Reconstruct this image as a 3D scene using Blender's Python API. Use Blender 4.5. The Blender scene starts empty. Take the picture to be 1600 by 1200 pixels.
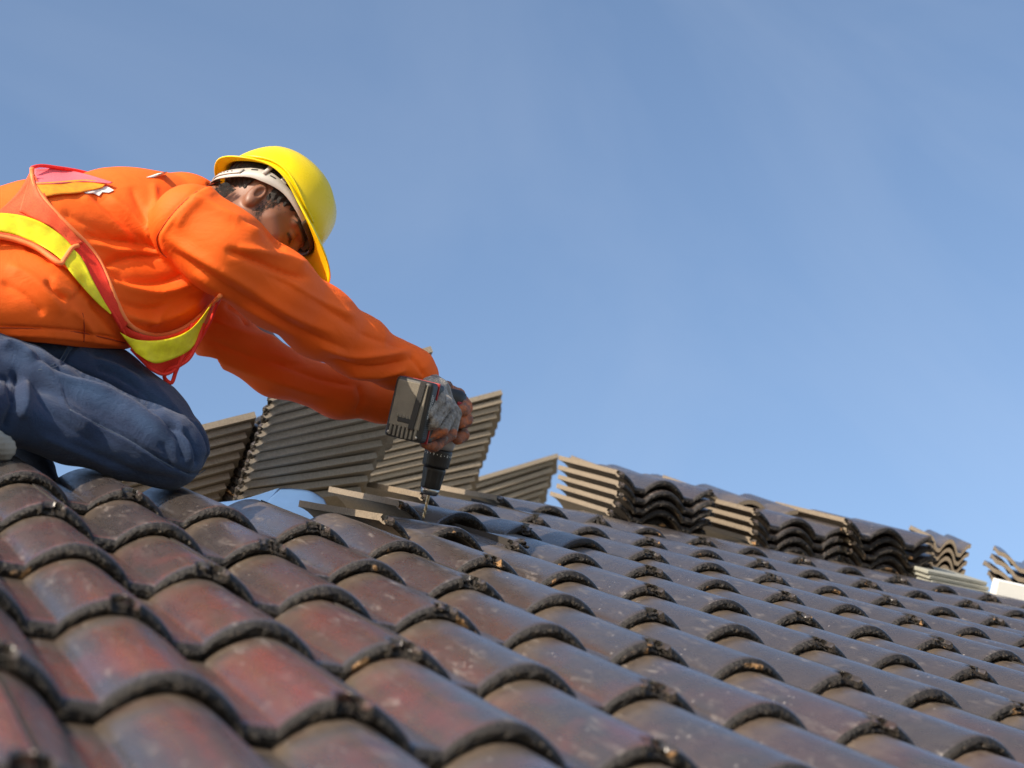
import bpy, bmesh, math, random
import numpy as np
from mathutils import Vector, Matrix, noise
from mathutils.bvhtree import BVHTree

random.seed(7)
rad = math.radians
sc = bpy.context.scene
COL = sc.collection

# ------------------------------------------------------------------ camera
CAM = np.array([-0.30873, -1.35547, -0.46506])
RIGHT = np.array([0.90702399, -0.42107774, -0.0010089])
UP = np.array([-0.20398247, -0.44148273, 0.8737758])
FWD = np.array([0.36837295, 0.79232981, 0.48632791])
FPX = 2714.14                      # focal length in pixels of a 1600 wide frame
cd = bpy.data.cameras.new('camera')
cam = bpy.data.objects.new('camera', cd)
COL.objects.link(cam)
cam.matrix_world = Matrix(((RIGHT[0], UP[0], -FWD[0], CAM[0]), (RIGHT[1], UP[1], -FWD[1], CAM[1]),
                           (RIGHT[2], UP[2], -FWD[2], CAM[2]), (0, 0, 0, 1)))
cd.sensor_width = 36.0
cd.lens = 36.0 * FPX / 1600.0
cd.clip_start = 0.05
cd.clip_end = 3000
cd.dof.use_dof = True
cd.dof.focus_distance = 3.2
cd.dof.aperture_fstop = 5.6
sc.camera = cam

# ------------------------------------------------------------------ light
SUN = Vector((-0.80, -0.37, 0.47)).normalized()
SUN_EL = math.asin(SUN.z)
SUN_ROT = math.atan2(SUN.x, SUN.y)
world = bpy.data.worlds.new('World')
sc.world = world
world.use_nodes = True
wn, wl = world.node_tree.nodes, world.node_tree.links
wn.clear()
wo = wn.new('ShaderNodeOutputWorld')
bg = wn.new('ShaderNodeBackground')
sky = wn.new('ShaderNodeTexSky')
sky.sky_type = 'NISHITA'
sky.sun_disc = False
sky.sun_elevation = SUN_EL
sky.sun_rotation = SUN_ROT
sky.air_density = 1.0
sky.dust_density = 1.1
sky.ozone_density = 1.5
tc = wn.new('ShaderNodeTexCoord')
mp = wn.new('ShaderNodeMapping')
mp.inputs['Rotation'].default_value = (0.35, 0.5, 0.3)
mp.inputs['Scale'].default_value = (2.2, 6.0, 3.0)
cn = wn.new('ShaderNodeTexNoise')
cn.inputs['Scale'].default_value = 1.3
cn.inputs['Detail'].default_value = 6
cn.inputs['Roughness'].default_value = 0.55
cn.inputs['Distortion'].default_value = 0.6
cr = wn.new('ShaderNodeMapRange')
cr.inputs['From Min'].default_value = 0.45
cr.inputs['From Max'].default_value = 0.85
cr.inputs['To Max'].default_value = 0.11
cm = wn.new('ShaderNodeMix')
cm.data_type = 'RGBA'
cm.inputs['B'].default_value = (3.6, 3.9, 4.4, 1)
wl.new(tc.outputs['Generated'], mp.inputs['Vector'])
wl.new(mp.outputs['Vector'], cn.inputs['Vector'])
wl.new(cn.outputs['Fac'], cr.inputs['Value'])
wl.new(cr.outputs['Result'], cm.inputs['Factor'])
wl.new(sky.outputs['Color'], cm.inputs['A'])
wl.new(cm.outputs['Result'], bg.inputs['Color'])
bg.inputs['Strength'].default_value = 0.15
wl.new(bg.outputs['Background'], wo.inputs['Surface'])

sd = bpy.data.lights.new('sun', 'SUN')
sd.energy = 4.3
sd.angle = rad(0.53)
sd.color = (1.0, 0.87, 0.70)
so = bpy.data.objects.new('sun', sd)
COL.objects.link(so)
so.rotation_euler = SUN.to_track_quat('Z', 'Y').to_euler()
so.location = (-6, -3, 8)

sc.view_settings.view_transform = 'Standard'
sc.view_settings.look = 'None'
sc.view_settings.gamma = 1
sc.view_settings.exposure = 0.55
sc.view_settings.use_curve_mapping = False

# ------------------------------------------------------------------ helpers
def P(x, y, d):
    """a point of the place: photo pixel and distance along the view axis"""
    return CAM + (RIGHT * (x - 800) / FPX + UP * (600 - y) / FPX + FWD) * d

def proj(V):
    V = np.asarray(V, float) - CAM
    z = V @ FWD
    return np.stack([800 + FPX * (V @ RIGHT) / z, 600 - FPX * (V @ UP) / z, z], -1)

PITCH, GAUGE = 0.15, 0.3073
TH = rad(32)
ROOF = Matrix.Rotation(TH, 4, 'X')
RM = np.array(ROOF.to_3x3())
NRM = RM @ np.array([0, 0, 1.0])      # roof normal
UPS = RM @ np.array([0, 1.0, 0])      # up the slope

def tag(o, label=None, cat=None, group=None, kind=None):
    if label: o['label'] = label
    if cat: o['category'] = cat
    if group: o['group'] = group
    if kind: o['kind'] = kind
    return o

def empty(name, loc=(0, 0, 0), mw=None):
    o = bpy.data.objects.new(name, None)
    COL.objects.link(o)
    o.empty_display_size = 0.05
    if mw is not None: o.matrix_world = mw
    else: o.location = loc
    return o

def link(name, me, parent=None, mats=None):
    o = bpy.data.objects.new(name, me)
    COL.objects.link(o)
    if parent is not None:
        o.parent = parent
        if parent.parent is None: o.matrix_parent_inverse = parent.matrix_basis.inverted()
        else: o.matrix_parent_inverse = (parent.parent.matrix_basis @ parent.matrix_basis).inverted() if False else Matrix.Identity(4)
    if mats:
        me.materials.clear()
        for m in mats: me.materials.append(m)
    return o

def mesh(name, v, f, smooth=True, mats=None, mi=None):
    me = bpy.data.meshes.new(name)
    me.from_pydata([tuple(map(float, p)) for p in v], [], [tuple(map(int, q)) for q in f])
    if smooth: me.polygons.foreach_set('use_smooth', [True] * len(me.polygons))
    if mats:
        for m in mats: me.materials.append(m)
    if mi is not None: me.polygons.foreach_set('material_index', mi)
    me.update()
    return me

def grid_faces(nu, nv, off=0, wrap=False):
    f = []
    for j in range(nv - 1):
        for i in range(nu if wrap else nu - 1):
            a = off + j * nu + i
            b = off + j * nu + (i + 1) % nu
            f.append((a, b, b + nu, a + nu))
    return f

# ------------------------------------------------------------------ materials
def newmat(name):
    m = bpy.data.materials.new(name)
    m.use_nodes = True
    nt = m.node_tree
    return m, nt, nt.nodes['Principled BSDF']

def nd(nt, t, **kw):
    n = nt.nodes.new(t)
    for k, v in kw.items():
        if k in n.inputs: n.inputs[k].default_value = v
        else: setattr(n, k, v)
    return n

def ramp(nt, src, stops):
    r = nt.nodes.new('ShaderNodeValToRGB')
    el = r.color_ramp.elements
    while len(el) < len(stops): el.new(0.5)
    for e, (p, c) in zip(el, stops):
        e.position = p
        e.color = (*c, 1) if len(c) == 3 else c
    nt.links.new(src, r.inputs['Fac'])
    return r.outputs['Color']

def mixc(nt, fac, a, b, mode='MIX'):
    m = nt.nodes.new('ShaderNodeMix')
    m.data_type = 'RGBA'
    m.blend_type = mode
    for k, s in (('Factor', fac), ('A', a), ('B', b)):
        if isinstance(s, (int, float)): m.inputs[k].default_value = s
        elif isinstance(s, tuple): m.inputs[k].default_value = (*s, 1)
        else: nt.links.new(s, m.inputs[k])
    return m.outputs['Result']

def math_(nt, op, a, b=None, clamp=False):
    m = nt.nodes.new('ShaderNodeMath')
    m.operation = op
    m.use_clamp = clamp
    for k, s in ((0, a), (1, b)):
        if s is None: continue
        if isinstance(s, (int, float)): m.inputs[k].default_value = s
        else: nt.links.new(s, m.inputs[k])
    return m.outputs[0]

def maprange(nt, v, a, b, c=0.0, d=1.0):
    m = nt.nodes.new('ShaderNodeMapRange')
    m.inputs['From Min'].default_value = a
    m.inputs['From Max'].default_value = b
    m.inputs['To Min'].default_value = c
    m.inputs['To Max'].default_value = d
    nt.links.new(v, m.inputs['Value'])
    return m.outputs['Result']

def bump(nt, bsdf, h, strength, dist):
    b = nt.nodes.new('ShaderNodeBump')
    b.inputs['Strength'].default_value = strength
    b.inputs['Distance'].default_value = dist
    nt.links.new(h, b.inputs['Height'])
    nt.links.new(b.outputs['Normal'], bsdf.inputs['Normal'])
    return b

def shifted_coords(nt, amount=7.0):
    t = nt.nodes.new('ShaderNodeTexCoord')
    oi = nt.nodes.new('ShaderNodeObjectInfo')
    v = nt.nodes.new('ShaderNodeVectorMath')
    v.operation = 'MULTIPLY_ADD'
    c = nt.nodes.new('ShaderNodeCombineXYZ')
    for k in range(3): nt.links.new(oi.outputs['Random'], c.inputs[k])
    nt.links.new(c.outputs[0], v.inputs[0])
    v.inputs[1].default_value = (amount, amount * 1.7, amount * 0.6)
    nt.links.new(t.outputs['Object'], v.inputs[2])
    return t, oi, v.outputs[0]

def noise_n(nt, vec, scale, detail=4, rough=0.5, dist=0.0):
    n = nd(nt, 'ShaderNodeTexNoise', Scale=scale, Detail=detail, Roughness=rough, Distortion=dist)
    nt.links.new(vec, n.inputs['Vector'])
    return n.outputs['Fac']

def scaled(nt, vec, s):
    m = nt.nodes.new('ShaderNodeMapping')
    m.inputs['Scale'].default_value = s
    nt.links.new(vec, m.inputs['Vector'])
    return m.outputs[0]

# glazed tile face
M_GLAZE, nt, b = newmat('tile_glaze')
t, oi, vec = shifted_coords(nt)
sep = nd(nt, 'ShaderNodeSeparateColor')
nt.links.new(oi.outputs['Color'], sep.inputs[0])
red_amt = sep.outputs[0]
n1 = noise_n(nt, scaled(nt, vec, (1.0, 0.55, 1.0)), 11, 3, 0.55, 0.4)
n2 = noise_n(nt, vec, 34, 5, 0.6)
n3 = noise_n(nt, scaled(nt, vec, (2.2, 0.35, 1)), 40, 6, 0.65, 0.5)
patch = maprange(nt, n1, 0.47, 0.62)
base = mixc(nt, n2, (0.036, 0.030, 0.028), (0.066, 0.054, 0.047))
redc = mixc(nt, n2, (0.076, 0.034, 0.030), (0.128, 0.054, 0.046))
rf = math_(nt, 'MULTIPLY', patch, red_amt, True)
c = mixc(nt, rf, base, redc)
# dull ochre-grey margin where the tile above used to drip
sx = nd(nt, 'ShaderNodeSeparateXYZ')
nt.links.new(t.outputs['Object'], sx.inputs[0])
top = maprange(nt, sx.outputs['Y'], 0.22, 0.30)
top = math_(nt, 'MULTIPLY', top, maprange(nt, n2, 0.3, 0.6, 0.3, 0.9), True)
c = mixc(nt, top, c, (0.115, 0.085, 0.058))
n4 = noise_n(nt, scaled(nt, vec, (1.0, 0.4, 1)), 16, 4, 0.6, 1.5)
scuff = math_(nt, 'MULTIPLY', maprange(nt, n3, 0.55, 0.74), maprange(nt, n4, 0.46, 0.60), True)
scuff = math_(nt, 'MULTIPLY', scuff, 0.50, True)
c = mixc(nt, scuff, c, (0.34, 0.30, 0.27))
spv = nd(nt, 'ShaderNodeTexVoronoi', Scale=75)
nt.links.new(vec, spv.inputs['Vector'])
spk = maprange(nt, spv.outputs['Distance'], 0.10, 0.16, 1.0, 0.0)
spk = math_(nt, 'MULTIPLY', spk, maprange(nt, noise_n(nt, vec, 20, 2), 0.55, 0.66), True)
c = mixc(nt, math_(nt, 'MULTIPLY', spk, 0.7), c, (0.40, 0.36, 0.33))
nt.links.new(c, b.inputs['Base Color'])
rgh = math_(nt, 'ADD', maprange(nt, n3, 0.3, 0.75, 0.20, 0.42), math_(nt, 'MULTIPLY', scuff, 0.3))
nt.links.new(math_(nt, 'ADD', rgh, math_(nt, 'MULTIPLY', top, 0.15)), b.inputs['Roughness'])
b.inputs['Specular IOR Level'].default_value = 0.6
b.inputs['Coat Weight'].default_value = 0.5
b.inputs['Coat Roughness'].default_value = 0.25
hh = math_(nt, 'ADD', noise_n(nt, scaled(nt, vec, (1, 0.5, 1)), 120, 5, 0.6), math_(nt, 'MULTIPLY', n3, 0.8))
bump(nt, b, hh, 0.5, 0.0016)

# black coated rough nose
M_NOSE, nt, b = newmat('tile_nose')
t, oi, vec = shifted_coords(nt, 5.0)
nz = noise_n(nt, vec, 230, 8, 0.78)
nb = noise_n(nt, vec, 45, 3, 0.5)
lip = nd(nt, 'ShaderNodeAttribute', attribute_name='lip').outputs['Fac']
c = mixc(nt, maprange(nt, nz, 0.38, 0.64), (0.004, 0.0033, 0.0026), (0.046, 0.034, 0.024))
c = mixc(nt, lip, c, mixc(nt, nz, (0.009, 0.0074, 0.0064), (0.019, 0.0155, 0.0130)))
vo = nd(nt, 'ShaderNodeTexVoronoi', Scale=170)
nt.links.new(vec, vo.inputs['Vector'])
grit = math_(nt, 'MULTIPLY', maprange(nt, vo.outputs['Distance'], 0.18, 0.30, 1, 0), maprange(nt, nb, 0.44, 0.62), True)
sx = nd(nt, 'ShaderNodeSeparateXYZ')
nt.links.new(t.outputs['Object'], sx.inputs[0])
grit = math_(nt, 'MULTIPLY', grit, maprange(nt, lip, 0.5, 0.1), True)
gcol = mixc(nt, noise_n(nt, vec, 60, 2), (0.12, 0.085, 0.05), (0.34, 0.27, 0.19))
c = mixc(nt, math_(nt, 'MULTIPLY', grit, 0.85), c, gcol)
chip = maprange(nt, noise_n(nt, vec, 17, 3, 0.6), 0.635, 0.66)
chip = math_(nt, 'MULTIPLY', chip, maprange(nt, lip, 0.7, 0.2), True)
c = mixc(nt, chip, c, mixc(nt, nz, (0.38, 0.17, 0.055), (0.55, 0.36, 0.18)))
nt.links.new(c, b.inputs['Base Color'])
b.inputs['Roughness'].default_value = 0.5
b.inputs['Specular IOR Level'].default_value = 0.4
bump(nt, b, math_(nt, 'MULTIPLY', math_(nt, 'ADD', nz, math_(nt, 'MULTIPLY', vo.outputs['Distance'], 0.9)), maprange(nt, lip, 0, 1, 1.0, 0.25)), 1.0, 0.0060)

# bare concrete of tile sides and backs
M_BARE, nt, b = newmat('bare_concrete')
t, oi, vec = shifted_coords(nt, 4.0)
nz = noise_n(nt, vec, 180, 6, 0.7)
nb = noise_n(nt, vec, 12, 3, 0.5)
c = mixc(nt, nb, (0.24, 0.185, 0.130), (0.13, 0.105, 0.078))
c = mixc(nt, maprange(nt, nz, 0.35, 0.75), c, (0.30, 0.245, 0.18))
nt.links.new(c, b.inputs['Base Color'])
b.inputs['Roughness'].default_value = 0.9
bump(nt, b, nz, 0.5, 0.0015)

def simple(name, col, rough=0.5, metal=0.0, spec=0.5, bump_s=None, var=0.0, coat=0.0):
    m, nt, b = newmat(name)
    b.inputs['Roughness'].default_value = rough
    b.inputs['Metallic'].default_value = metal
    b.inputs['Specular IOR Level'].default_value = spec
    b.inputs['Coat Weight'].default_value = coat
    t = nd(nt, 'ShaderNodeTexCoord')
    if var:
        n = noise_n(nt, t.outputs['Object'], 30, 5, 0.6)
        c = mixc(nt, n, tuple(x * (1 - var) for x in col), tuple(min(1, x * (1 + var)) for x in col))
        nt.links.new(c, b.inputs['Base Color'])
    else: b.inputs['Base Color'].default_value = (*col, 1)
    if bump_s:
        n = noise_n(nt, t.outputs['Object'], bump_s[0], 4, 0.6)
        bump(nt, b, n, bump_s[1], bump_s[2])
    return m

# ------------------------------------------------------------------ roof tile mesh
H = 0.034
def prof(u):
    """height under the crest line, u in pitches, crest at whole numbers"""
    x = ((u + 0.5) % 1.0) - 0.5
    w = 0.40
    a = min(1.0, abs(x) / w)
    z = max(0.0, math.cos(a * math.pi / 2)) ** 0.78
    # tight fillet on the left foot, soft one on the right
    return H * z - H

SEAM = 0.03
def tile_mesh(seed, nu=132, detail=True):
    r = random.Random(seed)
    o3 = Vector((seed * 3.17, seed * 1.31, seed * 0.77))
    S = [(0.012, -0.0208), (0.002, -0.0210), (-0.0005, -0.0185), (-0.0022, -0.0160), (-0.0028, -0.0135), (-0.0026, -0.0110),
         (-0.0020, -0.0088), (-0.0008, -0.0064), (0.0010, -0.0042), (0.0032, -0.0022), (0.0060, -0.0008), (0.0100, 0.0),
         (0.018, 0.0), (0.035, 0), (0.065, 0), (0.105, 0), (0.15, 0), (0.195, 0), (0.24, 0), (0.285, 0), (0.325, 0), (0.37, 0), (0.42, 0)]
    S = [(a_, z_ * 0.84) for a_, z_ in S]
    us = [SEAM + 0.012 + (2.0 - 0.024) * i / (nu - 1) for i in range(nu)]
    V, F, MI, LIPS = [], [], [], []
    droop = r.uniform(-0.0008, 0.0008)
    for (s, zo) in S:
        for u in us:
            x = u * PITCH
            LIP_ = min(1.0, max(0.0, (zo + 0.0097) / 0.0042)) if s < 0.011 else 1.0
            z = prof(u) + zo
            ss = s
            if s < 0.011:
                q = Vector((x, s * 0.6, zo)) + o3
                lowk = 0.30 if zo > -0.0080 else 1.15
                a = noise.noise(q * 48) * 0.0026 + noise.noise(q * 150) * 0.0030 + noise.noise(q * 360) * 0.0024
                k = lowk if s < 0.002 else 0.2
                ss -= a * k
                z += noise.noise(q * 130 + Vector((5, 5, 5))) * 0.0017 * k
                # broken lap joint beside each seam
                dl, dr = u - SEAM, SEAM + 2 - u
                nj = noise.noise(q * 95 + Vector((9, 1, 3)))
                wl_, wr_ = 0.085 + 0.04 * noise.noise(q * 20), 0.13 + 0.04 * noise.noise(q * 23)
                if dl < wl_ or dr < wr_: LIP_ = 0.0
                if dl < wl_ and zo > -0.0150:
                    ss += (0.0150 + 0.014 * nj) * min(1, (wl_ - dl) / 0.03)
                    if zo > -0.009: z -= 0.0055 + 0.004 * nj
                elif dr < wr_ and zo > -0.0125:
                    ss += (0.0120 + 0.014 * nj) * min(1, (wr_ - dr) / 0.03)
                    if zo > -0.007: z -= 0.0045 + 0.004 * nj
                elif abs(dl - wl_) < 0.02 or abs(dr - wr_) < 0.02:
                    ss -= 0.0018 + 0.002 * nj; z += 0.0008; LIP_ = 0.0
            elif s < 0.42:
                q = Vector((x, s, 0)) + o3
                z += noise.noise(q * 14) * 0.0007 + noise.noise(q * 45) * 0.00025
            z += droop * (s / 0.4)
            V.append((x, ss, z)); LIPS.append(LIP_)
    ns = len(S)
    F = grid_faces(nu, ns)
    MI = [1 if j < 9 else 0 for j in range(ns - 1) for i in range(nu - 1)]
    MI = [2 if j < 1 else m for m, j in zip(MI, [j for j in range(ns - 1) for i in range(nu - 1)])]
    # back face
    bu = list(range(0, nu, 5)) + ([nu - 1] if (nu - 1) % 5 else [])
    off = len(V)
    bs = [0.42, 0.30, 0.03]
    for s in bs:
        for i in bu:
            V.append((us[i] * PITCH, s, prof(us[i]) - 0.0125))
    nb_ = len(bu)
    for j in range(len(bs) - 1):
        for i in range(nb_ - 1):
            a = off + j * nb_ + i
            F.append((a, a + 1, a + 1 + nb_, a + nb_)); MI.append(2)
    # nose underside to back
    for i in range(nb_ - 1):
        a, b_ = off + 2 * nb_ + i, off + 2 * nb_ + i + 1
        F.append((a, b_, bu[i + 1], bu[i])); MI.append(2)
        # head end
        h0, h1 = (ns - 1) * nu + bu[i], (ns - 1) * nu + bu[i + 1]
        F.append((h0, h1, off + i + 1, off + i)); MI.append(2)
    # side edges
    for e, ei in ((0, 0), (nu - 1, nb_ - 1)):
        loop = [j * nu + e for j in range(ns)] + [off + ei, off + nb_ + ei, off + 2 * nb_ + ei]
        F.append(tuple(loop) if e else tuple(reversed(loop))); MI.append(2)
    me = mesh('roof_tile', V, F, True, [M_GLAZE, M_NOSE, M_BARE], MI)
    LIPS += [0.0] * (len(V) - len(LIPS))
    at_ = me.attributes.new('lip', 'FLOAT', 'POINT')
    at_.data.foreach_set('value', LIPS)
    # keep flat sides crisp
    sm = [True] * len(me.polygons)
    for k in range(len(sm)):
        if MI[k] == 2: sm[k] = False
    me.polygons.foreach_set('use_smooth', sm)
    return me

TILES = [tile_mesh(k) for k in range(10)]
M_LEAN, nt, b = newmat('leaning_concrete')  # separate concrete tone, used for the leaning stacks
t, oi, vec = shifted_coords(nt, 4.0)
nz = noise_n(nt, vec, 180, 6, 0.7)
nb = noise_n(nt, vec, 12, 3, 0.5)
c = mixc(nt, nb, (0.27, 0.225, 0.17), (0.19, 0.16, 0.125))
c = mixc(nt, maprange(nt, nz, 0.40, 0.8), c, (0.34, 0.29, 0.225))
nt.links.new(c, b.inputs['Base Color'])
b.inputs['Roughness'].default_value = 0.9
bump(nt, b, nz, 0.5, 0.0015)
LEAN_TILES = []
for k in range(4):
    me = TILES[k].copy()
    me.materials[2] = M_LEAN
    LEAN_TILES.append(me)
M_SIDE = simple('dark_tile_side', (0.030, 0.025, 0.021), 0.85)  # near-black sides and backs, used for the laid tiles
LAID = []
for k in range(10):
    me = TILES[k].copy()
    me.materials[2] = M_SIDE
    LAID.append(me)
TILT = math.atan(0.0185 / GAUGE)

# ------------------------------------------------------------------ the roof
roof = empty('tiled_roof', mw=Matrix.Identity(4))
roof.rotation_euler = (TH, 0, 0)
tag(roof, 'dark glazed double roll tiled roof slope the man kneels on', None, None, 'structure')

rnd = random.Random(11)
def add_tile(i, j, dx=0, ds=0, dz=0, rz=0, rx=0, ry=0, red=None, k=None, loose=False):
    """i: crest number left of the seam, j: course"""
    o = bpy.data.objects.new('roof_tile', (TILES if loose else LAID)[rnd.randrange(10) if k is None else k])
    COL.objects.link(o)
    o.parent = roof
    o.location = (i * PITCH + 0.018 + dx + rnd.gauss(0, 0.0012), j * GAUGE + ds + rnd.gauss(0, 0.002), 0.0225 + dz + rnd.gauss(0, 0.0005))
    o.rotation_euler = (-TILT + rx + rnd.gauss(0, 0.0015), ry, rz + rnd.gauss(0, 0.003))
    if red is None:
        x = i * PITCH; s = j * GAUGE
        q = 0.95 - 0.75 * (x + 0.3) - 1.0 * max(0, s - 0.35)
        red = max(0.03, min(1.0, q + rnd.uniform(-0.22, 0.22)))
    o.color = (red, rnd.random(), rnd.random(), 1)
    return o

# seams follow the broken lap joints seen on every other crest
PAR = {-2: 0, -1: 1, 0: 1, 1: 0, 2: 1, 3: 0, 4: 1, 5: 0, 6: 1, 7: 0, 8: 0}
START = {5: 4, 6: 5, 7: 6, 8: 8}
def rp(x, s, h=0.0):
    return RM @ np.array([x, s, h])
for j in range(-2, 9):
    for i in range(-8, 30):
        if (i - PAR[j]) % 2: continue
        if j in START and i < START[j]: continue
        xs = [proj(rp((i + a) * PITCH, (j + b_) * GAUGE)) for a in (0.1, 2.2) for b_ in (0, 1)]
        x0 = min(p[0] for p in xs); x1 = max(p[0] for p in xs)
        y0 = min(p[1] for p in xs)
        if x1 < -60 or x0 > 1700 or y0 > 1290 or min(p[2] for p in xs) < 0.3: continue
        first = j in START and i < START[j] + 2
        if first: add_tile(i, j, dx=(0.05 if j == 5 else 0.03), dz=0.003, rz=0.11 if j == 5 else 0.07, rx=-0.050 if j == 5 else -0.025, loose=True)
        else: add_tile(i, j)

# ------------------------------------------------------------------ loose / stacked tiles
LOOSE = [0]
def free_tile(M4, label, group=None, red=0.1, k=None, cat='roof tile'):
    o = bpy.data.objects.new('loose_tile', TILES[rnd.randrange(10) if k is None else k])
    COL.objects.link(o)
    o.matrix_world = M4
    o.color = (red, rnd.random(), rnd.random(), 1)
    tag(o, label, cat, group)
    return o

def roofmat(x, s, h, rz=0, rx=0, ry=0):
    return ROOF @ Matrix.Translation((x, s, h)) @ Matrix.Rotation(rz, 4, 'Z') @ Matrix.Rotation(ry, 4, 'Y') @ Matrix.Rotation(rx, 4, 'X')

ORD = ['top', 'second', 'third', 'fourth', 'fifth', 'sixth', 'seventh', 'eighth', 'ninth', 'tenth', 'eleventh', 'twelfth',
       'thirteenth', 'fourteenth', 'fifteenth', 'sixteenth', 'seventeenth']
def ordlab(k, n):
    if k == 0: return 'topmost'
    if k == n - 1: return 'lowest'
    return ORD[k] + ' from the top'

# stacks lying the way they will be laid, near the ridge
def upright_stack(ci, js, n, where, jit=0.009, shifts=None, step=0.0265, rz=0.0, h0=0.022):
    for k in range(n):                       # k = 0 is the top one
        h = h0 + (n - 1 - k) * step
        dx = rnd.gauss(0, jit); ds = rnd.gauss(0, jit)
        if shifts and k in shifts: dx += shifts[k][0]; ds += shifts[k][1]
        free_tile(roofmat((ci - 1) * PITCH + dx, js * GAUGE + ds, h, rz + rnd.gauss(0, 0.008), -TILT * 0.5),
                  'dark tile, ' + ordlab(k, n) + ' in the stack ' + where, 'tiles stacked near the ridge')
upright_stack(12.4, 9.05, 5, 'just right of the striped leaning stacks')
upright_stack(15.25, 9.05, 4, 'second from the left along the ridge')
upright_stack(17.35, 9.05, 5, 'third from the left along the ridge', shifts={0: (-0.03, 0), 1: (-0.02, 0)})

# leaning stacks on the hip side: long edges and gaps read as stripes
def leaning_stack(tl, tr, bl, br, dl, dr, n, where, curve=0.0):
    for k in range(n):
        t_ = k / (n - 1)
        A = P(tl[0] + (bl[0] - tl[0]) * t_ + rnd.gauss(0, 0.8), tl[1] + (bl[1] - tl[1]) * t_ + rnd.gauss(0, 0.4), dl)
        B = P(tr[0] + (br[0] - tr[0]) * t_ + rnd.gauss(0, 1.5), tr[1] + (br[1] - tr[1]) * t_ + rnd.gauss(0, 0.4), dr)
        L = B - A; ln = np.linalg.norm(L); y = L / ln          # y of the tile: nose (A) to head (B)
        back = FWD * 0.93 + RIGHT * 0.30 - UP * 0.12             # the tile's width runs away from us
        x = back - y * (back @ y); x /= np.linalg.norm(x)
        z = np.cross(x, y)
        y, x2 = y, x
        if z @ UP < 0: z = -z; flip = True
        # right handed frame: x across, y along, z up
        x2 = np.cross(y, z)
        sgn = 1 if x2 @ x > 0 else -1
        M4 = Matrix(((x2[0], y[0], z[0], 0), (x2[1], y[1], z[1], 0), (x2[2], y[2], z[2], 0), (0, 0, 0, 1)))
        near = SEAM * PITCH if sgn > 0 else (SEAM + 2) * PITCH   # local x of the edge that faces us
        sclv = ln / 0.42
        off = A - x2 * near + z * (H * 0.42)
        M4 = Matrix.Translation(Vector(off)) @ M4 @ Matrix.Diagonal((1, sclv, 1.12, 1))
        o = free_tile(M4, 'tile edge-on, ' + ordlab(k, n) + ' in the leaning stack ' + where, 'tiles in leaning stacks on the hip', 0.1)
        o.data = LEAN_TILES[k % 4]
leaning_stack((205, 700), (403, 652), (160, 828), (346, 778), 3.75, 3.88, 9, 'right behind the knee')
leaning_stack((422, 622), (678, 549), (366, 792), (566, 770), 3.80, 3.98, 13, 'under the sleeves')
leaning_stack((562, 674), (788, 616), (522, 818), (733, 776), 5.15, 5.30, 14, 'behind the drill')
leaning_stack((706, 764), (872, 713), (700, 842), (842, 794), 5.95, 6.10, 8, 'with sky on both sides')


# ------------------------------------------------------------------ solid shapes from distance fields
def cone(a, b, r1, r2, fz=1.0):
    """a, b: (px, py, depth); radii in photo pixels at that depth; fz stretches along the view depth"""
    A, B = P(*a), P(*b)
    return ('c', A, B, r1 * a[2] / FPX, r2 * b[2] / FPX, fz)

def chain(pts, fz=1.0):
    return [cone(p[:3], q[:3], p[3], q[3], fz) for p, q in zip(pts[:-1], pts[1:])]

def wcone(A, B, r1, r2): return ('c', np.array(A, float), np.array(B, float), r1, r2, 1.0)

def sd_prim(X, pr):
    if pr[0] == 'c':
        _, A, B, r1, r2, fz = pr
        D = X - A
        ab = B - A
        if fz != 1.0:
            k = 1.0 / fz - 1.0
            D = D + (D @ FWD)[..., None] * FWD * k
            ab = ab + FWD * (ab @ FWD) * k
        t_ = np.clip((D @ ab) / max(1e-9, ab @ ab), 0, 1)
        return np.linalg.norm(D - t_[..., None] * ab, axis=-1) - (r1 + (r2 - r1) * t_)
    if pr[0] == 'e':                                   # ellipsoid: centre, axes matrix (rows), radii
        _, C, AX, R = pr
        q = (X - C) @ AX.T
        k0 = np.linalg.norm(q / R, axis=-1)
        k1 = np.linalg.norm(q / (np.array(R) ** 2), axis=-1) + 1e-9
        return k0 * (k0 - 1) / k1

def smin(a, b, k):
    h = np.clip(0.5 + 0.5 * (b - a) / k, 0, 1)
    return b * (1 - h) + a * h - k * h * (1 - h)

def bounds(prims, pad):
    lo, hi = np.full(3, 1e9), np.full(3, -1e9)
    for p in prims:
        if p[0] == 'c':
            r = max(p[3], p[4]) * max(1, p[5])
            for q in (p[1], p[2]): lo = np.minimum(lo, q - r); hi = np.maximum(hi, q + r)
        else:
            r = max(p[3]); lo = np.minimum(lo, p[1] - r); hi = np.maximum(hi, p[1] + r)
    return lo - pad, hi + pad

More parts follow.
